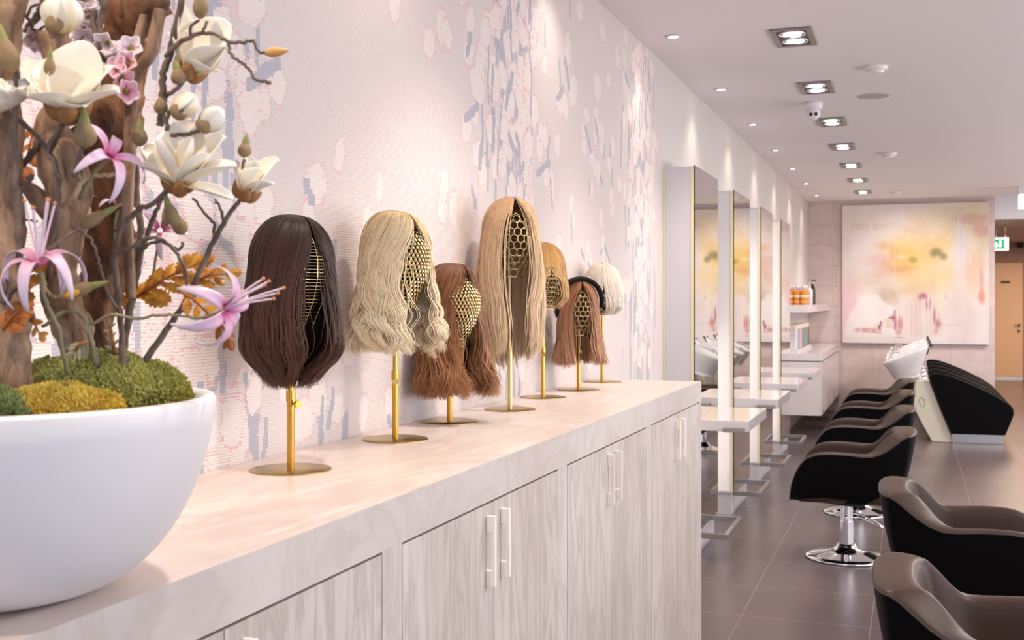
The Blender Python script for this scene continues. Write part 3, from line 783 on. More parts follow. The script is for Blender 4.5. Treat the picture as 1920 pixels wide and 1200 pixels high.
def make_chair():
    r = empty('salon_chair')
    CH[0].obj('outer_shell', M_BLK, r, sub=1); CH[1].obj('inner_lining', M_TAUPE, r, sub=1); CH[2].obj('piping', M_STITCH, r)
    CH[3].obj('seat_cushion', M_TAUPE, r, bevel=.035, seg=5)
    MB().lathe([(.237, 0), (.240, .006), (.236, .012), (.20, .022), (.12, .036), (.075, .052), (.058, .075), (.052, .085), (.0001, .085)], 64).obj('base', M_CHROME, r)
    MB().lathe([(.237, -.0), (.2425, .0), (.2425, .005), (.0001, .005)], 64).obj('base_ring', M_BLACKP, r)
    MB().tube([(0, 0, .08), (0, 0, .22)], .040, 32).tube([(0, 0, .20), (0, 0, .34)], .036, 32).obj('column', M_CHROME, r, smooth='auto')
    lv = MB().tube([(.0, -.05, .245), (.0, .05, .245)], .010, 12).tube(spline([(.045, -.045, .262), (.02, -.075, .255), (-.06, -.085, .25), (-.13, -.08, .225), (-.195, -.075, .185), (-.20, -.062, .183), (-.13, -.062, .215), (-.06, -.060, .24)], 24), .006, 8)
    lv.ico((.045, -.045, .262), .017); lv.obj('pump_lever', M_CHROME, r)
    return r
ch0 = make_chair()
spots = [((-.369, 6.976), PI, 'black tub salon chair in front of the first mirror station, chrome base fully visible'),
         ((-.369, 8.47), PI, 'black tub salon chair second in the row facing the mirrors'),
         ((-.369, 10.0), PI, 'black tub salon chair third in the row facing the mirrors'),
         ((-.369, 11.53), PI, 'black tub salon chair last in the mirror row, nearest the wash units'),
         ((.265, 4.90), 0, 'black tub salon chair facing right, just behind the frontmost chair'),
         ((.29, 3.35), 0, 'frontmost salon chair at the bottom right corner, facing right')]
for i, ((x, y), rz, lab) in enumerate(spots):
    c = ch0 if i == 0 else clone(ch0)
    c.location = (x, y, 0); c.rotation_euler = (0, 0, rz)
    tag(c, lab, 'chair', 'salon chairs with round chrome bases')

# ------------------------------------------------------------------ wash units
def loft(mb_, prof, ys, insets=None, mi=0):
    n = len(prof); base = len(mb_.v)
    for j, y in enumerate(ys):
        pr = prof if insets is None else insets[j]
        for x, z in pr: mb_.v.append((x, y, z))
    for j in range(len(ys) - 1):
        for i in range(n):
            a = base + j * n + i; b = base + j * n + (i + 1) % n
            mb_.f.append((a, b, b + n, a + n)); mb_.m.append(mi)
    mb_.f.append(tuple(base + i for i in range(n))[::-1]); mb_.m.append(mi)
    mb_.f.append(tuple(base + (len(ys) - 1) * n + i for i in range(n))); mb_.m.append(mi)
    return mb_
def wash_unit():
    r = empty('wash_unit')
    prof = [(.182, .690), (.177, .725), (.205, .748), (.26, .752), (.335, .742), (.43, .712), (.52, .675), (.61, .638), (.69, .600), (.78, .556), (.86, .512), (.94, .462), (.99, .425), (1.015, .385), (1.02, .335), (1.005, .28), (.97, .19), (.936, .103), (.399, .098), (.30, .36)]
    ins = []
    for j in range(8):
        k = (0, 0, 0, 1, 1, 0, 0, 0)[j]
        if k: ins.append([(x, z - .09 if z > .40 else z) if x > .2 else (x + .05, z - .05) for x, z in prof])
        elif j in (0, 7): ins.append([(.6 + (x - .6) * .965, .42 + (z - .42) * .955) for x, z in prof])
        else: ins.append(prof)
    loft(MB(), prof, [0, .018, .11, .15, .51, .55, .642, .66], ins).obj('upholstered_seat', M_BLK2, r, smooth='auto')
    loft(MB(), [(.41, .0), (.92, .0), (.932, .103), (.405, .10)], [.03, .63]).obj('plinth', M_STEEL, r, smooth=False, bevel=.004)
    pp = [(.206, .0), (.437, .0), (.397, .10), (.30, .33), (.22, .55), (.172, .665), (.045, .665), (.03, .58), (.017, .381), (.05, .30), (.13, .14)]
    pe = loft(MB(), pp, [.06, .60]).obj('pedestal', M_PED, r, smooth='auto', bevel=.006)
    ring = []
    for i in range(33):
        a = 2 * PI * i / 32; cx_, cz_ = (.018 * math.cos(a), .022 * math.sin(a))
        ring.append((.105 + .026 * math.copysign(abs(math.cos(a)) ** .7, math.cos(a)) + -.35 * (.045 * math.sin(a)) * .5, .057, .43 + .047 * math.copysign(abs(math.sin(a)) ** .8, math.sin(a))))
    MB().tube(ring, .0022, 5, cap=False).obj('cover_outline', simple('grey_line', (.25, .24, .22), .5), pe)
    # bowl: tilted basin, lofted outline top -> bottom
    b = MB(); c0 = [( -.318, .835, 0), (.188, 1.058, 0)]
    def rim(i, s_, dep):
        a = 2 * PI * i / 40
        ex = math.copysign(abs(math.cos(a)) ** .75, math.cos(a)); ey = math.copysign(abs(math.sin(a)) ** .7, math.sin(a))
        return ex, ey
    levels = [(-.065, .947, .253, .0, .225, 1), (-.062, .935, .255, .0, .230, 1), (-.045, .86, .205, .0, .20, 1), (-.04, .78, .165, 0, .17, 1), (-.035, .70, .128, 0, .135, 1), (-.035, .645, .11, 0, .115, 1)]
    base = 0; K = 40
    lv_t = [(.0, 1.0), (.06, .99), (.30, .83), (.55, .66), (.8, .53), (1.0, .46)]
    xl, zl = [-.318, -.300, -.262, -.225, -.192, -.165], [.835, .815, .765, .715, .665, .632]
    xr, zr = [.188, .184, .150, .120, .098, .078], [1.058, 1.030, .93, .83, .74, .690]
    wy = [.225, .228, .20, .165, .135, .12]
    inner = [(.93, 0), (.82, -.06), (.6, -.13), (.3, -.16), (.02, -.165)]
    for q in range(6):
        for i in range(K):
            a = 2 * PI * i / K; ex = (rim(i, 0, 0)[0] + 1) / 2; ey = rim(i, 0, 0)[1]
            b.v.append((xl[q] + (xr[q] - xl[q]) * ex, .33 + wy[q] * ey, zl[q] + (zr[q] - zl[q]) * ex))
    for q in range(5):
        for i in range(K):
            s_ = q * K + i; t = q * K + (i + 1) % K; b.f.append((s_, s_ + K, t + K, t)); b.m.append(0)
    b.f.append(tuple(5 * K + i for i in range(K))); b.m.append(0)
    mx, mz = (xl[0] + xr[0]) / 2, (zl[0] + zr[0]) / 2; nrm = Vector((-(zr[0] - zl[0]), 0, xr[0] - xl[0])).normalized()
    prev = 0; st_ = len(b.v)
    for sc, dz in inner:
        for i in range(K):
            v = b.v[i]; b.v.append((mx + (v[0] - mx) * sc + nrm.x * dz, .33 + (v[1] - .33) * sc, mz + (v[2] - mz) * sc + nrm.z * dz))
    idx = [0] + [st_ + K * q for q in range(5)]
    for q in range(5):
        for i in range(K):
            b.f.append((idx[q] + i, idx[q] + (i + 1) % K, idx[q + 1] + (i + 1) % K, idx[q + 1] + i)); b.m.append(0)
    bw = b.obj('basin', M_CERAM, r, smooth=True)
    MB().tube([(.192, .20, 1.060), (.205, .33, 1.035), (.192, .46, 1.060)], .012, 8).tube([(.19, .25, 1.055), (.155, .25, .94)], .008, 8).obj('neck_rest', M_BLACKP, r)
    tp = MB()
    tp.tube([(-.272, .24, .878), (-.272, .42, .878)], .008, 10)
    for yy_ in (.24, .33, .42):
        tp.tube([(-.262, yy_, .865), (-.275, yy_, .905)], .012, 10).tube([(-.275, yy_, .905), (-.245, yy_, .922)], .009, 8)
    tp.tube(spline([(-.22, .33, .885), (-.21, .33, .935), (-.17, .33, .955), (-.13, .33, .94)], 10), .008, 10)
    tp.ico((-.13, .33, .945), .013); tp.obj('tap', M_CHROME, r)
    MB().tube([(.05, .33, .70), (.09, .33, .655), (.16, .33, .665)], .03, 12).tube([(.06, .15, .675), (.12, .5, .675)], .02, 10).obj('bowl_bracket', M_STEEL, r)
    return r
M_BLK2 = simple('black_upholstery', (.003, .0026, .003), .55, spec=.06, ns=200)
w0 = wash_unit()
wl = ['front wash unit with white tilted basin, cream pedestal fully visible', 'second wash unit, basin rim just above the front one', 'third wash unit, mostly hidden behind two others', 'rearmost wash unit nearest the painting wall']
for i in range(4):
    c = w0 if i == 0 else clone(w0)
    c.location = (0, 12.98 + .80 * i, 0); tag(c, wl[i], 'wash unit', 'hair wash units in a row')

# ------------------------------------------------------------------ white wall cabinet, shelf, bottles, books
cb = empty('wall_cabinet', label='white gloss wall-hung cabinet with marbled top against the stone wall', cat='cabinet')
XC = -.948
MB().box(WX + .003, XC + .0, 12.93, 16.28, .862, .944).obj('top_slab', M_GLOSSW, cb, smooth=False, bevel=.002)
MB().box(WX + .003, XC - .022, 12.935, 16.28, .25, .852).obj('carcass', M_GLOSSW, cb, smooth=False)
MB().box(WX + .003, XC - .03, 12.94, 16.28, .852, .862).obj('shadow_gap', M_GAP, cb, smooth=False)
for i in range(5):
    a = 12.935 + i * .669; dd = MB().box(XC - .021, XC - .001, a + .003, a + .666, .253, .850).obj('door', M_GLOSSW, cb, smooth=False, bevel=.001)
    MB().box(XC - .001, XC + .012, a + .25, a + .42, .822, .832).obj('handle', M_STEEL, dd, smooth=False)
sh = MB().box(WX + .003, -1.084, 12.83, 16.28, 1.405, 1.490).obj('wall_shelf', M_GLOSSW, smooth=False, bevel=.002)
tag(sh, 'white floating shelf with amber bottles, on the left wall', 'shelf')
M_AMB = N('amber_liquid'); M_AMB.set(Base_Color=(*hx('d07f22'), 1), Roughness=.12); co = M_AMB.coord(); M_AMB.l(M_AMB.mix(hx('c97418'), hx('e0973a'), M_AMB.noise(co, 30)), M_AMB.b.inputs['Base Color']); M_AMB = M_AMB.m
M_CLEAR = simple('clear_cap', hx('e0d6d2'), .15); M_LABW = simple('white_label', hx('ece0cc'), .5); M_BOTW = simple('white_bottle', hx('ebe4e2'), .25)
def amber():
    r = empty('amber_bottle')
    MB().lathe([(.030, 0), (.034, .006), (.034, .140), (.030, .155), (.014, .165), (.0001, .165)], 20).obj('bottle', M_AMB, r)
    MB().lathe([(.0345, 0), (.0345, .022)], 20, (0, 0, .085)).lathe([(.0345, 0), (.0345, .008)], 20, (0, 0, .03)).obj('label_band', M_LABW, r)
    MB().lathe([(.014, .165), (.014, .180), (.018, .182), (.018, .222), (.0001, .224)], 16).obj('cap', M_CLEAR, r)
    return r
A0 = amber(); pos = []
cols_ = ['outermost column', 'middle column', 'wall-side column']; rws = ['nearest the camera', 'second from the camera', 'third from the camera', 'farthest from the camera']
for j in range(3):
    for i in range(4): pos.append((-1.150 - .073 * j, 12.95 + .12 * i, j, i))
for k, (x, y, j, i) in enumerate(pos):
    c = A0 if k == 0 else clone(A0); c.location = (x, y, 1.49)
    tag(c, 'amber bottle on the wall shelf, %s, %s' % (cols_[j], rws[i]), 'bottle', 'amber bottles on the wall shelf')
def pump(name, mat, matp, loc, h, lab):
    r = empty(name, loc, 0, lab, 'bottle')
    MB().lathe([(.034, 0), (.037, .006), (.037, h * .8), (.026, h * .93), (.013, h), (.0001, h)], 24).obj('bottle', mat, r)
    MB().lathe([(.016, h), (.016, h + .03), (.006, h + .032), (.006, h + .06)], 14).tube([(0, 0, h + .055), (.05, 0, h + .052)], .007, 8).obj('pump', matp, r, smooth='auto')
    MB().box(.030, .0385, -.012, .012, h * .35, h * .42).obj('label', M_BLACKP, r, smooth=False)
pump('pump_bottle', M_BOTW, M_BOTW, (-1.122, 13.42, 1.49), .20, 'white pump bottle beside the amber bottles on the shelf')
pump('pump_bottle', M_BLACKP, M_BLACKP, (-1.122, 13.80, 1.49), .24, 'black pump bottle behind the white one on the shelf')
# rack of books (colour charts)
rk = MB().box(-1.37, -1.215, 12.96, 14.8, .944, .985).obj('book_rack', simple('clear_white_acrylic', hx('e2dcdf'), .1), smooth=False)
tag(rk, 'pale acrylic rack holding the colour books on the white cabinet', 'rack')
bkc = ['ddd8da', 'd2ccd4', '8e92b8', 'd8c3c8', 'c9aab0', 'a9584a', '4fb0ad', '3f9fa0', 'c79a6a', '3c3f44']
bn = ['white', 'pale grey', 'lavender blue', 'blush', 'dusty pink', 'rust red', 'turquoise', 'deep teal', 'tan', 'charcoal']
for i in range(10):
    b_ = MB().box(-1.365, -1.24, 0, .160, 0, .225).obj('book', simple('book_' + bn[i].replace(' ', '_'), hx(bkc[i]), .45), smooth=False, bevel=.003)
    b_.location = (0, 12.99 + .178 * i, .985)
    tag(b_, bn[i] + ' spined book standing in the acrylic rack', 'book', 'colour books in the rack')
bx = MB().box(-1.37, -1.235, 13.0, 14.7, 1.211, 1.262).obj('storage_box', M_LABW, smooth=False, bevel=.004)
tag(bx, 'long white box lying above the row of books', 'box')

# ------------------------------------------------------------------ painting (pigment pattern of the canvas)
PX0, PX1, PZ0, PZ1 = -.914, .968, .953, 2.862; PN = 300
px = np.linspace(0, 1, PN); PXg, PZg = np.meshgrid(px, px, indexing='ij')   # u right, v down
C = np.zeros((PN, PN, 3)); C[:] = hx('e3d8d6')
rgp = np.random.default_rng(4)
def fbm(sx, sy, oct_=4, seed=0):
    r = np.random.default_rng(seed); out = np.zeros((PN, PN)); am = 1
    for o_ in range(oct_):
        nx_, ny_ = max(2, int(sx * 2 ** o_)) + 1, max(2, int(sy * 2 ** o_)) + 1
        g = r.normal(0, 1, (nx_ + 1, ny_ + 1)); X_, Y_ = PXg * (nx_ - 1), PZg * (ny_ - 1)
        i, j = X_.astype(int), Y_.astype(int); fx, fy = sm(X_ - i), sm(Y_ - j)
        out += am * (g[i, j] * (1 - fx) * (1 - fy) + g[i + 1, j] * fx * (1 - fy) + g[i, j + 1] * (1 - fx) * fy + g[i + 1, j + 1] * fx * fy); am *= .55
    return out
n_a, n_b, n_c = fbm(4, 4, 5, 1), fbm(6, 3, 5, 2), fbm(75, 2, 2, 3)
def blob(cx, cy, rx, ry, col, amt, hard=1.0, nn=.35, nmap=None, rot=0):
    dx, dy = PXg - cx, PZg - cy; c, s_ = math.cos(rot), math.sin(rot)
    d = np.sqrt(((dx * c + dy * s_) / rx) ** 2 + ((-dx * s_ + dy * c) / ry) ** 2) + nn * (n_a if nmap is None else nmap) * .5
    w = np.clip(1 - (d - .2) / (.8 / hard) - (0 if hard == 1 else (hard - 1) * .0), 0, 1)
    w = sm(w) * amt
    C[:] = C * (1 - w[..., None]) + np.array(hx(col)) * w[..., None]
blob(.12, .10, .35, .25, 'e8d9c4', .5); blob(.35, .25, .4, .3, 'eadfdc', .8); blob(.85, .12, .4, .25, 'dccbb0', .7); blob(.80, .15, .25, .12, 'd8c4a0', .5)
blob(.60, .45, .50, .42, 'ebd4ab', .8); blob(.5, .40, .28, .25, 'edcd90', .7); blob(.42, .42, .16, .16, 'e8c560', .8); blob(.45, .36, .1, .14, 'e6c27c', .6); blob(.63, .33, .14, .14, 'dcb469', .5)
blob(.30, .30, .09, .05, 'd9b06a', .6); blob(.36, .34, .05, .07, 'dba53c', .6); blob(.65, .35, .075, .06, '8f8654', .9, 1.3); blob(.70, .38, .04, .04, '7e7a58', .7); blob(.49, .40, .04, .03, '8f8a3a', .6); blob(.41, .38, .05, .02, 'e9e3c0', .8)
blob(.58, .20, .18, .06, 'd9b9a0', .35); blob(.25, .40, .22, .08, 'd6a7a6', .45); blob(.33, .48, .2, .08, 'dcae98', .5); blob(.20, .55, .22, .12, 'd9c4ae', .6)
blob(.42, .47, .14, .04, 'd99c72', .5); blob(.6, .52, .3, .08, 'e9cfa2', .7); blob(.88, .12, .16, .04, 'cf9d96', .6); blob(.95, .2, .07, .05, 'cf8f96', .5)
blob(.82, .35, .08, .35, 'd7cbd3', .7, nmap=n_c); blob(.92, .5, .1, .2, 'dcb597', .6); blob(.95, .66, .03, .07, 'd9897b', .8); blob(.95, .55, .02, .12, 'c99a8b', .6, nmap=n_c)
blob(.06, .72, .14, .25, 'e2bcc2', .8, nmap=n_b); blob(.05, .85, .1, .2, 'e6c3cc', .6)
blob(.30, .66, .16, .10, 'cbb9a4', .9); blob(.55, .62, .2, .08, 'dfc59c', .6)
# white drips and dark reds at the bottom
drip = np.clip(.5 + .5 * n_c, 0, 1)
def region(mask, col, amt): 
    w = (mask * amt)[..., None]; C[:] = C * (1 - w) + np.array(hx(col)) * w
arch = lambda cx, w_, y0, h_: y0 + h_ * ((PXg - cx) / w_) ** 2
lm = sm((PZg - arch(.22, .20, .66, .14) + .03 * n_b) / .03) * sm((.21 - np.abs(PXg - .20)) / .05) ; region(lm, 'e6dedb', .9)
blob(.30, .67, .06, .035, 'c9b6a2', .9); blob(.36, .64, .03, .02, 'c4ad9a', .6)
lm = sm((PZg - (.955 - .62 * (PXg - .06)) + .02 * n_a) / .03) * sm((.905 + .02 * n_b - PZg) / .02) * sm((PXg - .08) / .03) * sm((.37 - PXg) / .02); region(lm * (.35 + .65 * sm(drip * 1.4)), 'd3bba5', .75)
lm = ((np.abs(PZg - .905 + .02 * n_a) < .022) & (PXg > .08) & (PXg < .31)).astype(float); region(lm * sm(drip * 1.2 + .5 * n_b), 'c7898c', .8)
lm = sm((PZg - arch(.55, .22, .62, .5) + .02 * n_c) / .02) * sm((.19 - np.abs(PXg - .52)) / .04) * sm((.96 - PZg) / .03); region(lm * .9, 'dcc6c0', .85)
blob(.56, .665, .075, .06, 'b9627a', 1.0, 1.6); blob(.60, .72, .05, .08, 'bd6f82', .95, 1.6); blob(.635, .80, .025, .08, 'b9687b', .8, 1.4, nmap=n_c)
lm = sm((PZg - .70 + .05 * n_c) / .03) * sm((.13 - np.abs(PXg - .53)) / .03) * sm(drip * 1.6 - .3); region(lm * 1., 'e2d8d2', .85)
blob(.40, .86, .05, .09, 'c07d7c', .8, nmap=n_c); blob(.39, .92, .03, .03, 'bf7c7a', .6); blob(.66, .86, .04, .06, 'bd6f72', .8, 1.2); blob(.65, .91, .02, .04, 'c47a7c', .6)
for (x0, y0, y1, w_) in ((.368, .76, .90, .005), (.355, .79, .84, .004), (.272, .84, .875, .005), (.262, .87, .90, .008), (.345, .81, .82, .02)):
    region(((np.abs(PXg - x0) < w_) & (PZg > y0) & (PZg < y1)).astype(float), '9a2f5e', .85)
blob(.73, .68, .06, .08, 'e6ddda', .9, 1.3); blob(.715, .67, .022, .045, 'd9c4a4', .9, 1.2)
lm = sm((PZg - arch(.80, .16, .60, .2) + .03 * n_c) / .03) * sm((PXg - .70) / .04) * sm((.93 - PXg) / .03); region(lm, 'dfd2d0', .7)
region(((np.abs(PXg - .80) < .006) & (PZg > .10) & (PZg < .60)).astype(float), 'e2dce4', .6); region(((np.abs(PXg - .37) < .0035) & (PZg > .15) & (PZg < .62)).astype(float), 'ead8b0', .6)
region(((np.abs(PXg - .355) < .0025) & (PZg > .15) & (PZg < .55)).astype(float), 'ead8b0', .5)
region(sm((PZg - .93 - .01 * n_a) / .03), 'dfd5d3', .85)
region(((np.abs(PZg - .957 - .6 * (PXg - .40) ** 2 * 3) < .004) & (PXg > .37) & (PXg < .43)).astype(float), 'c79fb8', .8)
region(((np.abs(PZg - .865) < .0025) & (PXg > .66) & (PXg < .82)).astype(float), 'c7a184', .5)
# lettering
FONT = {'I': '0111000100001000010000100001000111', 'N': '10001110011010110011100011000110001', 'E': '11111100001000011110100001000011111', 'R': '11110100011000111110101001001010001',
        'B': '11110100011000111110100011000111110', 'A': '01110100011000111111100011000110001', 'U': '10001100011000110001100011000101110', 'T': '11111001000010000100001000010000100', 'Y': '10001100010101000100001000010000100', ' ': '0' * 35}
FONT['I'] = '01110001000010000100001000010001110'
cx = .055
for chh in 'INNER BEAUTY':
    bits = FONT[chh]
    for r_ in range(7):
        for c_ in range(5):
            if bits[r_ * 5 + c_] == '1':
                x0, y0 = cx + c_ * .0046, .135 + r_ * .0062
                region(((PXg >= x0 - .0005) & (PXg < x0 + .0046) & (PZg >= y0) & (PZg < y0 + .0066)).astype(float), 'd9b79a', .55)
    cx += .0268
C *= (1 + .035 * n_b[..., None] * np.array([.4, 1, 1]) + .007 * n_c[..., None]); C *= (1 + .025 * n_a[..., None] + .02 * rgp.normal(0, 1, (PN, PN, 1)))
C = np.clip(C, 0, .95)
V = np.stack([PX0 + (PX1 - PX0) * PXg, np.full_like(PXg, BY - .062), PZ1 - (PZ1 - PZ0) * PZg], -1).reshape(-1, 3)
ii, jj = np.meshgrid(np.arange(PN - 1), np.arange(PN - 1), indexing='ij'); a0 = (ii * PN + jj).ravel()
m = N('painted_canvas'); m.set(Roughness=.6); at = m.n('ShaderNodeAttribute', attribute_name='tint'); nz = m.noise(m.coord(), 120, 3); m.bump(nz, .2, .001); m.l(at.outputs[0], m.b.inputs['Base Color'])
pa = empty('painting', label='large square abstract painting of a face in yellow, pink and white on the stone wall', cat='painting')
np_mesh('canvas', V, np.c_[a0, a0 + 1, a0 + PN + 1, a0 + PN], m.m, pa, smooth=False, colors=C.reshape(-1, 3))
MB().box(PX0, PX1, BY - .060, BY - .002, PZ0, PZ1).obj('stretcher_frame', simple('canvas_side', hx('e4dcdc'), .6), pa, smooth=False)

# ------------------------------------------------------------------ ceiling fittings
def spot(name, loc, power, angle, blend, col, target=None, parent=None, rad=.03):
    d = bpy.data.lights.new(name, 'SPOT'); d.energy = power; d.spot_size = math.radians(angle); d.spot_blend = blend; d.color = col; d.shadow_soft_size = rad
    o = bpy.data.objects.new(name, d); COL.objects.link(o); o.location = loc; o.parent = parent
    if target is not None:
        v = Vector(target) - Vector(loc); o.rotation_euler = v.to_track_quat('-Z', 'Y').to_euler()
    return o
dl = empty('downlight')
MB().lathe([(.040, .0), (.044, -.004), (.030, -.006), (.028, .0)], 28).obj('trim_ring', M_WHITE, dl)
MB().lathe([(.027, -.002), (.0001, -.002)], 24).obj('lens', M_SPOTE, dl)
ylist = [1.15, 2.73, 4.30, 5.88, 7.45, 9.02, 10.60, 12.17, 13.74, 15.32]
dnames = ['nearest', 'second', 'third', 'fourth', 'fifth', 'sixth', 'seventh', 'eighth', 'ninth', 'tenth']
vis = ['first', 'second', 'third', 'fourth', 'fifth', 'sixth', 'farthest']
for i, y in enumerate(ylist):
    if i >= 3:
        c = dl if i == 3 else clone(dl); c.location = (-1.191, y, CZ - .001)
        tag(c, 'small round recessed downlight, %s of the row by the left wall counted from the camera' % vis[i - 3], 'downlight', 'small round downlights along the wall')
    spot('downlight_beam', (-1.191, y, CZ - .02), 13 if i < 4 else 15, 112, 1.0, (1, .88, .76), (-1.16, y, 0), rad=.05)
sq = empty('square_spotlight')
MB().box(-.105, .105, -.21, -.175, -.008, .0).box(-.105, .105, .175, .21, -.008, 0).box(-.105, -.075, -.175, .175, -.008, 0).box(.075, .105, -.175, .175, -.008, 0).obj('frame', M_GREYMET, sq, smooth=False, bevel=.002)
MB().box(-.075, .075, -.175, .175, -.002, .0).obj('recess', M_DARKIN, sq, smooth=False)
for s_ in (-1, 1):
    lm_ = MB().ring((0, s_ * .085, -.004), (0, 0, 1), .066, .005, 28, 6).ring((0, s_ * .085, -.004), (0, 0, 1), .052, .003, 28, 6).obj('lamp', M_CHROME, sq)
    MB().lathe([(.046, -.006), (.03, -.010), (.0001, -.011)], 24, (0, s_ * .085, 0)).obj('bulb', M_SPOTS, lm_)
for i in range(7):
    y = 6.11 + 1.49 * i
    c = sq if i == 0 else clone(sq); c.location = (-.592, y, CZ - .001); c.scale = (1, 1, 1)
    tag(c, 'twin-bulb rectangular ceiling spotlight, %s of the row from the camera' % vis[i], 'ceiling light', 'rectangular twin ceiling spotlights')
for i in range(-3, 0):
    y = 6.11 + 1.49 * i
    spot('square_spot_beam', (-.592, y - .06, CZ - .04), 18, 56, .7, (1, .86, .70), (-1.18, y - .02 + .12 * (i + 2), 1.25), rad=.04)
for i in range(-3, 7):
    y = 6.11 + 1.49 * i
    spot('square_spot_beam', (-.592, y, CZ - .04), 66, 100, .8, (1, .92, .85), (-.592 + (.25 if i % 2 else -.15), y + .1, 0), rad=.05)
spot('painting_beam', (-.1, 14.6, CZ - .05), 60, 70, .8, (1, .88, .76), (0, 16.3, 1.7), rad=.06)
spot('planter_beam', (-.95, .35, CZ - .05), 56, 50, .6, (1, .80, .58), (-1.05, 1.25, 1.3), rad=.02)
cm = empty('security_camera', (-.657, 8.171, CZ), 0, 'white turret security camera with two dark lenses on the ceiling', 'security camera')
MB().lathe([(.062, 0), (.066, -.012), (.060, -.045), (.045, -.055), (.0001, -.055)], 32).obj('mount', M_BOTW, cm)
bl = MB().ico((0, -.005, -.080), .050, n=16).obj('ball', M_BOTW, cm)
for s_ in (-1, 1):
    t = MB().tube([(s_ * .017 + .005, -.046, -.088), (s_ * .017 + .006, -.0545, -.092)], .0115, 16).obj('lens', M_BLACKP, bl, smooth='auto')
def detector(name, loc, lab, R=.072):
    o = MB().lathe([(R, 0), (R + .002, -.006), (R - .004, -.022), (R * .72, -.024), (R * .66, -.030), (R * .6, -.040), (.0001, -.042)], 36).obj(name, M_BOTW, loc=loc, smooth='auto')
    tag(o, lab, 'smoke detector', 'smoke detectors on the ceiling'); return o
detector('smoke_detector', (-.202, 7.054, CZ), 'white round smoke detector nearest the camera on the ceiling', .068)
detector('smoke_detector', (-.205, 11.205, CZ), 'white round smoke detector midway along the ceiling')
detector('smoke_detector', (-.195, 15.25, CZ), 'white round smoke detector close to the painting wall')
sp = MB().lathe([(.105, 0), (.105, -.003), (.0001, -.004)], 40).obj('ceiling_speaker', simple('speaker_grille', hx('bdb2b0'), .7), loc=(-.248, 8.055, CZ), smooth='auto')
tag(sp, 'flush round ceiling speaker grille behind the first smoke detector', 'speaker')
# exit signs
M_SIGNW = emit('sign_white', (.85, 1, .88), 1.5); M_SIGNG = emit('sign_green', hx('16a365'), .9)
es = empty('exit_sign', (1.235, 18.0, 2.28), 0, 'green and white lit exit sign hanging in the corridor', 'exit sign')
MB().box(-.105, .105, -.02, .02, 0, .19).obj('light_box', M_SIGNW, es, smooth=False)
MB().box(-.095, .095, -.0225, -.021, .025, .165).obj('green_panel', M_SIGNG, es, smooth=False)
sg = MB()
def flat(pts): n = len(pts); sg.add([(x, -.024, z) for x, z in pts] + [(x, -.0228, z) for x, z in pts], [tuple(range(n))] + [(i, (i + 1) % n, (i + 1) % n + n, i + n) for i in range(n)])
flat([(-.01, .045), (.018, .08), (.006, .08), (.006, .145), (-.026, .145), (-.026, .08), (-.038, .08)])
flat([(.045, .04), (.085, .04), (.085, .15), (.045, .15)])
flat([(-.08, .045), (-.068, .045), (-.058, .085), (-.048, .05), (-.04, .05), (-.05, .115), (-.065, .13), (-.082, .1)])
sg.obj('pictogram', M_SIGNW, es, smooth=False)
MB().tube([(-.06, 0, .19), (-.06, 0, .40)], .004, 6).tube([(.06, 0, .19), (.06, 0, .40)], .004, 6).obj('hanger', M_STEEL, es)
e2 = empty('exit_sign', (1.32, 15.0, 2.665), 0, 'white lit exit sign on the ceiling cut by the right picture edge', 'exit sign')
MB().box(-.09, .09, -.06, .06, 0, .17).obj('light_box', emit('sign_glow', (.95, 1, .92), 1.2), e2, smooth=False)
MB().box(-.03, .07, -.064, -.061, .03, .14).obj('green_panel', M_SIGNG, e2, smooth=False)
MB().box(-.10, .10, -.07, .07, .17, .27).obj('mount', M_WHITE, e2, smooth=False)
for x_, y_ in ((1.75, 19.0), (1.55, 21.6)):
    pass
cl = MB().box(1.55, 1.85, 17.4, 17.55, 2.665, 2.679).obj('ceiling_vent', M_GREYMET, smooth=False); tag(cl, 'dark slim fitting on the corridor ceiling', 'vent')

# ------------------------------------------------------------------ planter and flowers
BC = Vector((-1.06, 1.08, CT))
prof = []
R0, RR, HH = .095, .263, .232
for i in range(15):
    t = i / 14; a = t * PI / 2 * .93
    prof.append((R0 + (RR - R0) * math.sin(a) / math.sin(PI / 2 * .93), HH * (1 - math.cos(a)) / (1 - math.cos(PI / 2 * .93)) * 1.0))
prof = [(0.0001, 0)] + prof
prof += [(RR - .002, HH + .004), (RR - .012, HH + .005), (RR - .020, HH), (RR - .028, HH - .02), (RR - .045, HH - .05), (.0001, HH - .05)]
bowl = empty('planter_bowl', BC, 0, 'large white round bowl planter at the left end of the worktop', 'planter')
MB().lathe(prof, 96).obj('bowl', M_MATW, bowl)
MB().lathe([(RR - .040, HH - .035), (.15, HH - .015), (.0001, HH - .005)], 48).obj('soil', simple('dark_soil', (.03, .02, .015), .95, ns=90, amt=.6, bump=.6, bd=.004), bowl)
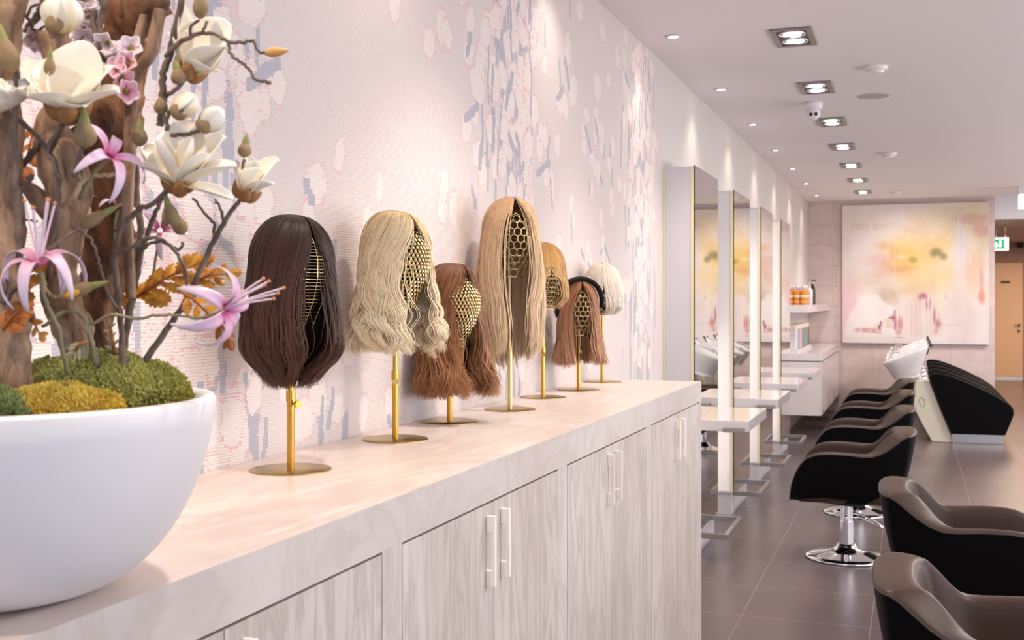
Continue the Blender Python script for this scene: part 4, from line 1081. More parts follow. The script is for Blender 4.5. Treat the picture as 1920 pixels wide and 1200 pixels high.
def moss(name, c, rx, ry, rz_, cols, lab, n=9000, seed=1, rot=0):
    rg = np.random.default_rng(seed)
    m = N(name + '_mat'); m.set(Roughness=.9); at = m.n('ShaderNodeAttribute', attribute_name='tint'); m.l(at.outputs[0], m.b.inputs['Base Color'])
    th = rg.uniform(0, 2 * PI, n); r = np.sqrt(rg.uniform(0, 1, n)); bump = .12 * np.sin(th * 5 + seed) * r + .1 * np.sin(9 * r + th * 3)
    h = np.sqrt(np.clip(1 - r ** 2, 0, 1)) * (1 + bump)
    cx_, cy_ = rx * r * np.cos(th), ry * r * np.sin(th)
    x = c.x + cx_ * math.cos(rot) - cy_ * math.sin(rot); y = c.y + cx_ * math.sin(rot) + cy_ * math.cos(rot); z = c.z + rz_ * h
    L = rg.uniform(.004, .010, n); tx, ty = rg.normal(0, .5, n), rg.normal(0, .5, n)
    nrm = np.stack([cx_ / rx + tx, cy_ / ry + ty, h + .3], -1); nrm /= np.linalg.norm(nrm, axis=1, keepdims=True)
    sd = np.cross(nrm, rg.normal(0, 1, (n, 3))); sd /= np.linalg.norm(sd, axis=1, keepdims=True); sd2 = np.cross(nrm, sd)
    B_ = np.stack([x, y, z], -1); w = rg.uniform(.0010, .0024, n)[:, None]
    V = np.stack([B_ - sd * w, B_ + sd * w, B_ + nrm * L[:, None] + sd * w * .6, B_ + nrm * L[:, None] - sd * w * .6, B_ - sd2 * w, B_ + sd2 * w, B_ + nrm * L[:, None] * .9 + sd2 * w * .6, B_ + nrm * L[:, None] * .9 - sd2 * w * .6], 1).reshape(-1, 3)
    i0 = np.arange(n) * 8; Fq = np.concatenate([np.c_[i0, i0 + 1, i0 + 2, i0 + 3], np.c_[i0 + 4, i0 + 5, i0 + 6, i0 + 7]])
    ca, cb_ = np.array(hx(cols[0])), np.array(hx(cols[1])); k = rg.uniform(0, 1, n)[:, None] * .7 + .3 * (np.sin(th * 4)[:, None] * .5 + .5)
    colr = np.repeat((ca * (1 - k) + cb_ * k), 8, axis=0)
    # mound body merged in
    nu, nv = 40, 14; mv = []
    for i in range(nu):
        for j in range(nv):
            t_, r_ = 2 * PI * i / nu, math.sin(PI / 2 * (j + 1) / nv); bmp = .12 * math.sin(t_ * 5 + seed) * r_ + .1 * math.sin(9 * r_ + t_ * 3)
            cx2, cy2 = rx * r_ * math.cos(t_), ry * r_ * math.sin(t_)
            mv.append((c.x + cx2 * math.cos(rot) - cy2 * math.sin(rot), c.y + cx2 * math.sin(rot) + cy2 * math.cos(rot), c.z + rz_ * math.sqrt(max(0, 1 - r_ * r_)) * (1 + bmp) - .001))
    mf = []
    for i in range(nu):
        for j in range(nv - 1): a = i * nv + j; b2 = ((i + 1) % nu) * nv + j; mf.append((a, a + 1, b2 + 1, b2))
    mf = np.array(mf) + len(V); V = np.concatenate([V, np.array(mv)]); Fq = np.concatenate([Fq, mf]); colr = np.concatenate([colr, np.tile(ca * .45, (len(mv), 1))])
    o = np_mesh(name, V, Fq, m.m, None, smooth=False, colors=colr); tag(o, lab, 'moss', 'moss cushions in the planter', 'stuff'); return o
RIM = CT + HH
moss('moss_mound', Vector((-.975, 1.165, RIM - .012)), .115, .095, .062, ('a6a44c', 'd2ce84'), 'large green moss cushion at the right side of the bowl', 11000, 1, .9)
moss('yellow_moss', Vector((-.925, 1.035, RIM - .014)), .075, .060, .034, ('d8b840', 'f6e07a'), 'yellow moss patch at the front rim of the bowl', 6500, 2, .9)
moss('grey_green_moss', Vector((-.975, .955, RIM - .012)), .07, .060, .036, ('7c8a50', 'a6b278'), 'dull green moss at the left front of the bowl', 5500, 3)
# wood
def woodmat(name, c1, c2, c3, sc=1):
    m = N(name); m.set(Roughness=.75); co = m.coord((1, 1, .35)); a = m.noise(co, 26 * sc, 6, .6, .8); b2 = m.noise(co, 90 * sc, 4, .6)
    c = m.mix(hx(c1), hx(c2), m.ramp(a, [(.36, (0, 0, 0)), (.62, (1, 1, 1))])); c = m.mix(c, hx(c3), m.ramp(b2, [(.56, (0, 0, 0)), (.78, (.8, .8, .8))]))
    m.l(c, m.b.inputs['Base Color']); m.bump(a, .9, .008); return m.m
M_DRIFT = woodmat('driftwood', '6a4c38', 'b09074', '35241c'); M_DARKW = woodmat('dark_driftwood', '4a2c19', '8c5f3c', '1d1009'); M_TWIG = woodmat('twig_bark', '5b483e', '7d6c60', '3a2d26', 2); M_PALE = woodmat('pale_twig', 'a98d68', 'c9b08a', '8a6f4e', 2)
def pix(pts): return [P(*q[:3]) for q in pts]
def trunk(name, pts, rad, mat, lab, gn=.10, cat='driftwood', seg=72, extra=None):
    sp_, rr = spline(pix(pts), seg, rad); random.seed(hash(lab) % 1000 if False else len(lab))
    b = MB(); n = 26; base = 0; ph = random.uniform(0, 6)
    pathv = sp_; up = None
    for i, p in enumerate(pathv):
        t = (pathv[min(i + 1, seg - 1)] - pathv[max(i - 1, 0)]).normalized()
        if up is None: up = Vector((1, 0, 0))
        s1 = t.cross(up).normalized(); up = s1.cross(t).normalized()
        for k in range(n):
            a = 2 * PI * k / n
            r = rr[i] * (1 + gn * math.sin(3 * a + ph + i * .10) + gn * .7 * math.sin(5 * a - i * .15) + gn * .7 * math.sin(i * .35 + 2 * a) + random.uniform(-.03, .03))
            q_ = p + s1 * math.cos(a) * r + up * math.sin(a) * r
            r *= 1 + gn * 2.2 * mnoise.noise(q_ * 38) + gn * 1.3 * mnoise.noise(q_ * 95)
            b.v.append(tuple(p + s1 * math.cos(a) * r + up * math.sin(a) * r))
    for i in range(seg - 1):
        for k in range(n): a = i * n + k; c = i * n + (k + 1) % n; b.f.append((a, c, c + n, a + n)); b.m.append(0)
    b.f.append(tuple(range(n))[::-1]); b.m.append(0); b.f.append(tuple((seg - 1) * n + k for k in range(n))); b.m.append(0)
    for e in (extra or []):
        q, r2 = spline(pix(e[0]), 16, e[1]); b.tube(q, r2, 10)
    o = b.obj(name, mat); return tag(o, lab, cat, 'driftwood pieces in the planter')
px_ = .00065
trunk('driftwood_log', [(38, 790, 1.30), (32, 700, 1.30), (22, 600, 1.31), (14, 480, 1.32), (8, 360, 1.33), (12, 240, 1.33), (8, 120, 1.33), (20, 20, 1.33), (30, -60, 1.33)], [.021, .018, .020, .019, .017, .018, .014, .018, .018], M_DRIFT, 'thick grey driftwood trunk at the left picture edge')
trunk('driftwood_log', [(165, 770, 1.42), (158, 690, 1.42), (140, 640, 1.42), (118, 560, 1.41), (108, 480, 1.40), (128, 400, 1.39), (110, 330, 1.38), (95, 250, 1.37), (120, 180, 1.36), (100, 60, 1.36)], [.022, .022, .020, .022, .020, .023, .019, .016, .016, .015], M_DRIFT,
      'knotty twisting driftwood trunk in the middle of the planter', .13, extra=[([(128, 420, 1.39), (150, 360, 1.38), (135, 290, 1.37), (112, 235, 1.37)], [.014, .016, .013, .008]), ([(95, 400, 1.38), (70, 370, 1.37), (50, 350, 1.37)], [.013, .012, .008])])
trunk('driftwood_log', [(215, 770, 1.50), (190, 680, 1.50), (185, 560, 1.50), (205, 460, 1.50), (195, 380, 1.49), (190, 300, 1.48), (215, 230, 1.47), (225, 150, 1.47), (228, 80, 1.46), (240, 20, 1.45), (250, -60, 1.45)], [.018, .018, .022, .032, .038, .040, .036, .022, .024, .034, .036], M_DARKW,
      'dark weathered driftwood stump behind the pink flowers', .16, extra=[([(240, 30, 1.44), (290, 10, 1.42), (310, 20, 1.42)], [.03, .022, .01]), ([(205, 470, 1.50), (222, 420, 1.49), (240, 370, 1.48), (236, 350, 1.48)], [.010, .012, .010, .006])])
trunk('driftwood_root', [(60, 690, 1.44), (95, 720, 1.44), (140, 740, 1.43), (190, 745, 1.44)], [.020, .026, .024, .015], M_DARKW, 'dark root lying behind the moss at the trunk foot', .18, seg=24)
trunk('driftwood_branch', [(246, 560, 1.40), (240, 420, 1.40), (243, 280, 1.40), (246, 200, 1.40), (252, 140, 1.40), (278, 105, 1.40), (292, 60, 1.40), (300, 18, 1.40)], [.006, .0065, .0075, .0075, .0085, .0085, .0085, .0065], M_DRIFT,
      'smooth grey forked branch rising by the blossom cluster', .05, extra=[([(250, 135, 1.40), (258, 80, 1.40), (270, 28, 1.40)], [.0075, .0065, .005])])

# petals / flowers
def petalmat(name, stops, rough=.5):
    m = N(name); m.set(Roughness=rough); at = m.n('ShaderNodeAttribute', attribute_name='tint')
    m.l(at.outputs[0], m.b.inputs['Base Color']); m.b.inputs['Subsurface Weight'].default_value = .15; m.b.inputs['Subsurface Radius'].default_value = (.01, .008, .005); m.b.inputs['Subsurface Scale'].default_value = .3
    return m.m
M_PETAL = petalmat('petal', None)
def petal_grid(L, Wd, cup, curl_, base_w=.25, nu=9, nv=11, notch=0, wob=.0, pointy=1.0):
    """petal along +Z with face towards +Y(inside); returns verts and t"""
    vs = []; ts = []; ph = random.uniform(0, 6)
    for j in range(nv):
        t = j / (nv - 1)
        w = Wd * (base_w * (1 - t) + math.sin(PI * min(1, t ** pointy * .93 + .04)) ** .62) * (1 if t < .93 else .82)
        ang = curl_ * t ** 1.6
        yb = -L * t * math.sin(ang * .5); zb = L * t * math.cos(ang * .5)
        for i in range(nu):
            s_ = (i / (nu - 1) - .5) * 2
            x = w * .5 * s_; y = yb + cup * Wd * (s_ * s_ - .3) * math.sin(PI * (t * .8 + .1)) + wob * Wd * math.sin(3 * s_ + ph + 4 * t) * t
            vs.append(Vector((x, y, zb))); ts.append(t)
    return vs, ts, nu, nv
def build_petal(name, parent, center, axis, roll, tilt, L, Wd, cup, curl_, cols, **kw):
    vs, ts, nu, nv = petal_grid(L, Wd, cup, curl_, **kw)
    ax = Vector(axis).normalized(); q = ax.to_track_quat('Z', 'Y').to_matrix()
    Mx = q @ Matrix.Rotation(roll, 3, 'Z') @ Matrix.Rotation(tilt, 3, 'X')   # tilt>0 leans outwards (-Y)
    off = q @ Matrix.Rotation(roll, 3, 'Z') @ Vector((0, -.004, 0))
    V = np.array([tuple(center + off + Mx @ v) for v in vs])
    a0 = np.array([[j * nu + i for i in range(nu - 1)] for j in range(nv - 1)]).ravel()
    Fq = np.c_[a0, a0 + 1, a0 + nu + 1, a0 + nu]
    c = [np.array(hx(x)) for x in cols]; colr = np.array([(c[0] * (1 - t / .35) + c[1] * (t / .35)) if t < .35 else (c[1] * (1 - (t - .35) / .65) + c[2] * ((t - .35) / .65)) for t in ts])
    o = np_mesh(name, V, Fq, M_PETAL, parent, smooth=True, colors=colr)
    md = o.modifiers.new('solid', 'SOLIDIFY'); md.thickness = .0009; md.offset = 0
    return o
M_CALYX = simple('brown_sepal', hx('96673a'), .7, ns=200, amt=.2); M_BUDB = simple('fuzzy_brown_bud', hx('8f7856'), .85, ns=300, amt=.25, bump=.3); M_BUDG = simple('green_bud_tip', hx('8a8a52'), .7, ns=150, amt=.2)
def teardrop(mb_, base, axis, L, R, n=12, rings=10, mi=0, skew=.38):
    ax = Vector(axis).normalized(); path = []; rad = []
    for i in range(rings + 1):
        t = i / rings; path.append(base + ax * (L * t)); rad.append(max(.0004, R * math.sin(PI * t ** (1 if skew == .5 else .72)) ** .8))
    mb_.tube(path, rad, n, mi=mi)
WHT = ('e0c080', 'f1e6cf', 'f6efe4')
def magnolia(parent, center, axis, size, n_out=6, n_in=3, openness=1.0, seed=0, calyx=True, cols=WHT):
    random.seed(seed); fl = empty('flower', parent=parent)
    center = Vector(center)
    for k in range(n_out):
        build_petal('petal', fl, center, axis, 2 * PI * k / n_out + random.uniform(-.2, .2), (.30 + .62 * openness + random.uniform(-.22, .22)), size * random.uniform(.92, 1.12), size * random.uniform(.74, .92), .42, random.uniform(-.25, .45) * openness, cols, wob=.09)
    for k in range(n_in):
        build_petal('petal', fl, center, axis, 2 * PI * k / n_in + .5, (.18 + .2 * openness + random.uniform(-.1, .1)), size * random.uniform(.78, .95), size * random.uniform(.55, .65), .5, -.35, cols, wob=.04)
    b = MB(); ax = Vector(axis).normalized(); teardrop(b, center + ax * .001, ax, size * .35, size * .07, 10)
    b.obj('pistil', M_BUDG, fl)
    if calyx:
        b = MB()
        for k in range(3):
            a = 2 * PI * k / 3; o1 = ax.orthogonal().normalized(); o2 = ax.cross(o1); dd = (o1 * math.cos(a) + o2 * math.sin(a))
            teardrop(b, center - ax * size * .14 + dd * size * .03, (ax * .75 + dd * .8), size * .42, size * .13, 10)
        b.obj('calyx', M_CALYX, fl)
    return fl
def bloom(parent, inv, base, tips, faxis, seed=0, cal=.022, cols=WHT):
    '''open magnolia: each petal has its own tip; tips = (u, v, toward camera in m, width in px, cup, curl)'''
    random.seed(seed); fl = empty('flower', parent=parent); B0 = P(*base); d0 = base[2]; fa = Vector(faxis).normalized()
    tc_ = Vector((SN, -CS, 0))
    for (u, v, dd, w, cup, cu) in tips:
        T_ = P(u, v, d0) + tc_ * dd; ax = T_ - B0; L = ax.length; ax.normalize()
        Y = fa - ax * fa.dot(ax); 
        if Y.length < .15: Y = tc_ - ax * tc_.dot(ax)
        Y.normalize(); X = Y.cross(ax).normalized(); Wd = w * d0 / F * 1.28
        vs, ts, nu, nv = petal_grid(L * (1 + .06 * abs(cu)), Wd, cup, cu, base_w=.30, nu=11, nv=14, wob=.05)
        V = np.array([tuple(B0 - inv + X * q.x + Y * (q.y + q.z * math.tan(min(.6, abs(cu) * .5)) * (1 if cu > 0 else -1) * .9) + ax * q.z) for q in vs])
        a0 = np.array([[j * nu + i for i in range(nu - 1)] for j in range(nv - 1)]).ravel(); Fq = np.c_[a0, a0 + 1, a0 + nu + 1, a0 + nu]
        c = [np.array(hx(x)) for x in cols]; colr = np.array([(c[0] * (1 - t / .25) + c[1] * (t / .25)) if t < .25 else (c[1] * (1 - (t - .25) / .75) + c[2] * ((t - .25) / .75)) for t in ts])
        o = np_mesh('petal', V, Fq, M_PETAL, fl, smooth=True, colors=colr)
        md = o.modifiers.new('solid', 'SOLIDIFY'); md.thickness = .0009; md.offset = 0
        md = o.modifiers.new('sub', 'SUBSURF'); md.levels = 1; md.render_levels = 1
    b = MB(); teardrop(b, B0 - inv, fa, cal * .6, cal * .18, 10); b.obj('pistil', M_BUDG, fl)
    b = MB()
    for k in range(3):
        a = 2 * PI * k / 3 + .4; o1 = fa.orthogonal().normalized(); o2 = fa.cross(o1); dd_ = o1 * math.cos(a) + o2 * math.sin(a)
        teardrop(b, B0 - inv - fa * cal * .45 + dd_ * cal * .1, fa * .75 + dd_ * .8, cal * 1.3, cal * .42, 10)
    b.obj('calyx', M_CALYX, fl)
    return fl
def bud(parent, base, axis, L, R, tip=True, name='bud'):
    b = MB(); ax = Vector(axis).normalized(); base = Vector(base); teardrop(b, base, ax, L, R, 12)
    o = b.obj(name, M_BUDB, parent)
    if tip:
        b = MB(); teardrop(b, base + ax * L * .45, ax, L * .95, R * .52, 10); b.obj('bud_tip', M_BUDG, o)
    return o
def dirpx(du, dv, dd=0):
    """direction in the picture plane (right, down in pixels) plus towards the camera"""
    return (Vector((CS, SN, 0)) * du + Vector((0, 0, -1)) * dv + Vector((SN, -CS, 0)) * dd).normalized()
def branch(lab, paths, mat=None, cat='branch', name='magnolia_branch', grp='magnolia branches'):
    r = empty(name, P(*paths[0][0][0]), 0, lab, cat, grp); inv = r.location.copy()
    b = MB()
    for pts, rad in paths:
        n = max(10, len(pts) * 5); q, rr = spline([P(*p) - inv for p in pts], n, rad)
        random.seed(n); q = [p + Vector([random.uniform(-.0012, .0012) for _ in range(3)]) for p in q]
        b.tube(q, rr, 8, noise=.10)
    b.obj('stem', mat or M_TWIG, r); r['_o'] = 0
    return r, inv
# B1: right long branch to flower 3
b1, i1 = branch('magnolia branch slanting up right to the rightmost half-open bloom', [
    ([(255, 700, 1.42), (300, 635, 1.42), (340, 580, 1.41), (365, 530, 1.40), (400, 455, 1.40), (425, 410, 1.39), (448, 378, 1.39)], [.0045, .0045, .0040, .0035, .0035, .0030, .0028]),
    ([(400, 450, 1.40), (402, 420, 1.40), (385, 400, 1.40), (362, 372, 1.40)], [.0025, .002, .0018, .0015]), ([(418, 420, 1.39), (415, 395, 1.39), (403, 375, 1.39)], [.002, .0018, .0014]),
    ([(448, 378, 1.39), (452, 330, 1.39), (458, 300, 1.39)], [.002, .0018, .0018])])
bloom(b1, i1, (460, 362, 1.39), [(462, 290, -.012, 40, .3, .15), (520, 297, -.004, 44, .25, .2), (517, 345, .012, 30, .3, .3), (492, 318, .010, 38, .35, .1), (438, 300, .004, 26, .4, .1), (478, 300, -.02, 36, .3, 0)], dirpx(.5, -.9, .15), 31, .020)
bud(b1, P(457, 296, 1.39) - i1, dirpx(.12, -1), .022, .0085)
# B2: stem to flower 2
b2, i2 = branch('magnolia branch carrying the open white bloom in front of the wallpaper', [
    ([(232, 700, 1.38), (228, 620, 1.38), (222, 560, 1.38), (216, 480, 1.37), (232, 420, 1.37), (262, 392, 1.36), (290, 380, 1.36), (318, 352, 1.36)], [.0042, .004, .004, .0036, .0034, .0032, .0030, .0028]),
    ([(216, 478, 1.37), (250, 462, 1.37), (285, 445, 1.37), (320, 462, 1.37), (345, 500, 1.37), (352, 540, 1.37)], [.0028, .0026, .0024, .0024, .0022, .0018])])
bloom(b2, i2, (336, 346, 1.36), [(346, 216, -.020, 62, .22, .1), (262, 272, -.012, 58, .25, .25), (300, 236, -.03, 50, .25, 0), (416, 252, -.012, 56, .25, .2), (450, 312, .020, 40, .35, .25), (443, 374, .016, 30, .25, .2), (309, 268, .030, 36, .55, -.1), (368, 262, .016, 44, .4, -.1), (398, 292, .024, 42, .4, .1), (275, 315, .030, 34, .3, .35)], dirpx(.10, -.9, .40), 7, .024)
bud(b2, P(262, 275, 1.35) - i2, dirpx(0, -1), .026, .0095); bud(b2, P(330, 425, 1.36) - i2, dirpx(-.35, -1), .034, .0085)
# B3: dark upright stems
b3, i3 = branch('dark upright twig pair with buds behind the pink flowers', [
    ([(226, 690, 1.45), (240, 600, 1.45), (258, 500, 1.45), (262, 420, 1.45), (256, 360, 1.45), (258, 300, 1.45)], [.0050, .005, .0048, .0045, .004, .003]),
    ([(238, 620, 1.44), (262, 490, 1.44), (285, 420, 1.44), (298, 385, 1.44), (312, 360, 1.44)], [.0035, .0034, .0032, .0028, .0024]),
    ([(262, 470, 1.44), (300, 452, 1.43), (335, 468, 1.43), (342, 455, 1.43)], [.0024, .0022, .002, .0018])], name='budded_twig')
bud(b3, P(345, 440, 1.43) - i3, dirpx(-.5, -1), .030, .010); bud(b3, P(312, 425, 1.43) - i3, dirpx(0, -1), .03, .006)
# B4: upper right branch
b4, i4 = branch('upper magnolia branch with a curly twig ending in a dried bud', [
    ([(300, 235, 1.37), (305, 190, 1.37), (306, 140, 1.37), (318, 100, 1.37), (332, 40, 1.37), (345, -20, 1.37)], [.0045, .0045, .0045, .0042, .004, .004]),
    ([(312, 105, 1.37), (340, 78, 1.36), (370, 64, 1.36), (400, 62, 1.36), (428, 78, 1.35), (455, 80, 1.35), (475, 77, 1.35), (482, 95, 1.35), (498, 100, 1.35)], [.0030, .0030, .0026, .0024, .0024, .0020, .0018, .0018, .0018]),
    ([(428, 80, 1.35), (434, 105, 1.35), (455, 118, 1.35), (470, 135, 1.35), (480, 150, 1.35), (508, 154, 1.35)], [.0022, .002, .002, .002, .002, .0026]),
    ([(356, 70, 1.36), (358, 52, 1.36), (372, 38, 1.36)], [.002, .0018, .0018]), ([(380, 64, 1.36), (388, 40, 1.36)], [.002, .0016]), ([(308, 180, 1.37), (335, 165, 1.36), (350, 140, 1.36)], [.003, .0026, .0024])])
bloom(b4, i4, (353, 132, 1.38), [(424, 38, -.004, 76, .22, .15), (432, 92, .010, 62, .25, .2), (412, 138, .016, 44, .25, .3), (335, 8, -.006, 44, .35, -.1), (318, 62, .004, 30, .4, .15), (380, 52, -.02, 60, .25, 0)], dirpx(.55, -.85, .15), 12, .024)
bd = MB(); teardrop(bd, P(496, 100, 1.35) - i4, dirpx(1, -.12), .030, .006, 10); bd.obj('dried_bud', simple('dried_petal', hx('d69a5a'), .6), b4)
bud(b4, P(376, 36, 1.36) - i4, dirpx(0, -1), .035, .0095, False); bud(b4, P(338, 160, 1.36) - i4, dirpx(-.2, -1), .024, .0095); bud(b4, P(303, 215, 1.36) - i4, dirpx(-.1, -1), .022, .0085, False)
# white closed buds
b5, i5 = branch('short twig with two closed white magnolia buds', [
    ([(312, 245, 1.36), (315, 215, 1.36), (325, 205, 1.36), (338, 200, 1.36)], [.003, .0028, .0024, .002]), ([(320, 255, 1.36), (350, 252, 1.36), (375, 245, 1.36), (385, 240, 1.36)], [.0026, .0024, .0024, .002])])
for c_, ax_, sd in ((P(330, 215, 1.355), dirpx(.85, -.75, .1), 1), (P(378, 240, 1.355), dirpx(1, -.85, .1), 2)):
    f_ = empty('closed_flower', parent=b5)
    for k in range(3): build_petal('petal', f_, c_ - i5, ax_, 2 * PI * k / 3 + sd, .10, .034, .026, .65, -.35, WHT)
    bb = MB(); teardrop(bb, c_ - i5 - ax_ * .004 + dirpx(0, .3, 1) * .004, ax_, .022, .011); bb.obj('sepal', M_BUDB, f_)
# big flower 1 left
b6, i6 = branch('magnolia branch with the largest white bloom at the upper left', [
    ([(90, 520, 1.33), (105, 420, 1.32), (110, 340, 1.31), (92, 285, 1.30), (60, 245, 1.30), (20, 215, 1.30), (-20, 195, 1.30)], [.0030, .0034, .0034, .0034, .0030, .0028, .0026]),
    ([(92, 285, 1.30), (112, 250, 1.30), (122, 215, 1.30)], [.0026, .0026, .003])])
bloom(b6, i6, (128, 204, 1.29), [(150, 72, -.012, 84, .22, .05), (70, 100, -.026, 62, .25, .1), (212, 124, .000, 66, .25, .2), (236, 178, .026, 54, .35, .2), (180, 210, .040, 50, .3, .35), (34, 108, -.010, 56, .25, .2), (30, 168, .018, 66, .3, .3), (88, 190, .046, 62, .35, .3), (110, 128, .012, 60, .4, -.1)], dirpx(.08, -.9, .42), 5, .030)
magnolia(b6, P(-28, 215, 1.27) - i6, dirpx(.25, -.9, .3), .050, 5, 2, .7, 15)
# top-left bloom
b7, i7 = branch('dark twig fork with a small half-closed white bloom at the top left', [
    ([(95, 100, 1.36), (110, 82, 1.36), (116, 60, 1.36)], [.002, .002, .0018]), ([(45, 60, 1.38), (62, 40, 1.38), (80, 10, 1.38), (85, -30, 1.38)], [.003, .0042, .0042, .004]),
    ([(60, 42, 1.38), (80, 28, 1.38), (98, 22, 1.38)], [.0034, .0034, .003]), ([(50, 30, 1.38), (62, 12, 1.38), (90, 10, 1.38)], [.002, .0018, .0014])])
f7 = empty('closed_flower', parent=b7); ax_ = dirpx(.15, -1, .1)
for k in range(4): build_petal('petal', f7, P(112, 62, 1.34) - i7, ax_, 2 * PI * k / 4 + .4, .16, .046, .040, .6, -.25, WHT)
bb = MB(); teardrop(bb, P(108, 62, 1.33) - i7, dirpx(-.35, -1, .3), .024, .011); bb.obj('sepal', M_BUDB, f7)
# left green buds twig
b8, i8 = branch('bare twig with fat grey-green buds at the left edge', [
    ([(60, 600, 1.28), (40, 520, 1.28), (35, 420, 1.28), (30, 330, 1.28), (28, 250, 1.28), (30, 170, 1.28), (28, 130, 1.28)], [.004, .0038, .0036, .0034, .003, .0028, .0024]),
    ([(112, 340, 1.29), (100, 300, 1.29), (90, 282, 1.29), (115, 235, 1.29)], [.003, .003, .003, .0026]), ([(140, 330, 1.29), (152, 285, 1.29), (158, 275, 1.29)], [.003, .0028, .0026])], name='budded_twig')
bud(b8, P(25, 138, 1.27) - i8, dirpx(-.32, -1), .048, .0125); bud(b8, P(160, 278, 1.28) - i8, dirpx(-.05, -1), .034, .0135); bud(b8, P(92, 142, 1.27) - i8, dirpx(.05, -1), .024, .0065)
b11, i11 = branch('tangle of thin dark twigs between the left trunk and the knotty trunk', [
    ([(5, 570, 1.29), (40, 530, 1.29), (60, 500, 1.29), (82, 470, 1.30)], [.0034, .0032, .003, .0026]),
    ([(60, 330, 1.33), (38, 360, 1.33), (22, 400, 1.33)], [.0032, .003, .0026]), ([(25, 330, 1.36), (50, 300, 1.36), (78, 262, 1.36), (90, 230, 1.36)], [.0044, .004, .004, .003]),
    ([(145, 430, 1.34), (170, 450, 1.34), (185, 490, 1.34), (195, 530, 1.35), (210, 565, 1.36), (228, 590, 1.38)], [.0018, .0018, .0018, .0018, .002, .002]),
    ([(22, 400, 1.33), (45, 412, 1.32), (70, 416, 1.33)], [.0018, .0016, .0014]), ([(82, 470, 1.30), (115, 452, 1.32), (145, 430, 1.34)], [.0026, .002, .0018]),
    ([(22, 400, 1.33), (14, 480, 1.31), (5, 570, 1.29)], [.0026, .003, .0034]), ([(22, 400, 1.33), (22, 365, 1.345), (25, 330, 1.36)], [.0026, .0034, .0044])], name='budded_twig')
bud(b11, P(150, 425, 1.33) - i11, dirpx(1, -.55), .040, .008)
b12, i12 = branch('fine dark twig tips at the top left corner', [
    ([(66, 60, 1.37), (75, 80, 1.36), (90, 105, 1.35), (100, 125, 1.34)], [.0022, .002, .002, .0018]), ([(20, 0, 1.35), (48, 28, 1.36), (66, 60, 1.37)], [.0022, .002, .0022]), ([(66, 60, 1.37), (120, 30, 1.36), (175, 20, 1.36)], [.0016, .0014, .0016]),
    ([(175, 20, 1.36), (178, 60, 1.36), (186, 95, 1.36), (192, 120, 1.37)], [.0038, .004, .0042, .0044]), ([(195, -10, 1.36), (190, 40, 1.36), (182, 75, 1.36)], [.0038, .0038, .0036])], name='budded_twig')
# lying bud
b9, i9 = branch('twig with a yellow and green tipped bud pointing right', [([(82, 528, 1.30), (90, 548, 1.30), (105, 556, 1.30), (125, 552, 1.30)], [.002, .002, .002, .002])], M_PALE, name='budded_twig')
bud(b9, P(130, 548, 1.30) - i9, dirpx(1, -.28), .034, .0085)
yl = MB(); teardrop(yl, P(118, 556, 1.295) - i9, dirpx(1, -.35), .028, .005); yl.obj('yellow_petal', simple('yellow_petal', hx('e0a63c'), .6), b9)
b10, i10 = branch('pale yellow curly dried twig crossing the dark stump', [
    ([(118, 388, 1.33), (140, 365, 1.32), (155, 342, 1.32), (172, 330, 1.32), (200, 328, 1.32), (222, 325, 1.32), (235, 308, 1.32)], [.0034, .0034, .003, .0028, .0026, .0026, .0022]),
    ([(158, 340, 1.32), (160, 318, 1.32), (166, 300, 1.32)], [.0024, .0022, .0026]), ([(155, 340, 1.32), (145, 325, 1.32), (133, 318, 1.32)], [.002, .0018, .0016]), ([(222, 326, 1.32), (215, 308, 1.32)], [.0022, .0018])], M_PALE, cat='twig', name='dried_twig')
bud(b10, P(166, 302, 1.32) - i10, dirpx(.3, -1), .006, .002, False)
# nerines
PK = ('c93c86', 'e6b4cf', 'e9dcea')
def nerine(lab, stem, c, axis, size, seed, stam=True, n=6, stamax=None, cols=PK, curlv=1.9):
    r, inv = branch(lab, [stem], M_STEMG, 'flower', 'pink_nerine', 'pink spider flowers'); random.seed(seed)
    fl = empty('flower', parent=r); ax = Vector(axis).normalized(); cc = c - inv
    for k in range(n):
        build_petal('petal', fl, cc, ax, 2 * PI * k / n + random.uniform(-.2, .2), random.uniform(.5, .95), size * random.uniform(.9, 1.15), size * .24, .25, random.uniform(.85, 1.15) * curlv * 1.45, cols, nu=5, nv=14, base_w=.3, wob=.04)
    if stam:
        b = MB(); tips = MB(); sx = Vector(stamax).normalized() if stamax else ax
        o1 = sx.orthogonal().normalized(); o2 = sx.cross(o1)
        for k in range(6):
            a = 2 * PI * k / 6; dv = (sx + (o1 * math.cos(a) + o2 * math.sin(a)) * .22).normalized(); L = size * random.uniform(1.05, 1.4)
            q = spline([cc, cc + dv * L * .5 + o2 * .002, cc + dv * L], 10); b.tube(q, [.0013] * 9 + [.0009], 6); tips.ico(tuple(q[-1]), .0022, n=5)
        so = b.obj('stamen', simple('pink_filament', hx('e8cfdc'), .5), fl); tips.obj('anther', simple('orange_anther', hx('d98d62'), .6), so)
    return r
M_STEMG = simple('grey_green_stem', hx('8b8468'), .6, ns=100, amt=.12)
nerine('pink and white spider flower with upright filaments at the left', ([(125, 700, 1.34), (110, 620, 1.31), (85, 560, 1.29), (76, 510, 1.28)], [.003, .0028, .0028, .003]), P(74, 498, 1.27), dirpx(.02, -.95, .3), .056, 3, curlv=2.3, stamax=dirpx(.05, -1, .1))
nerine('pink spider flower with long filaments reaching toward the dark brown wig', ([(182, 690, 1.38), (160, 600, 1.37), (130, 582, 1.36), (80, 612, 1.36)], [.004, .003, .0026, .0022]), P(418, 580, 1.34), dirpx(.7, .1, .25), .056, 9, curlv=2.0, stamax=dirpx(.95, -.42, .1))
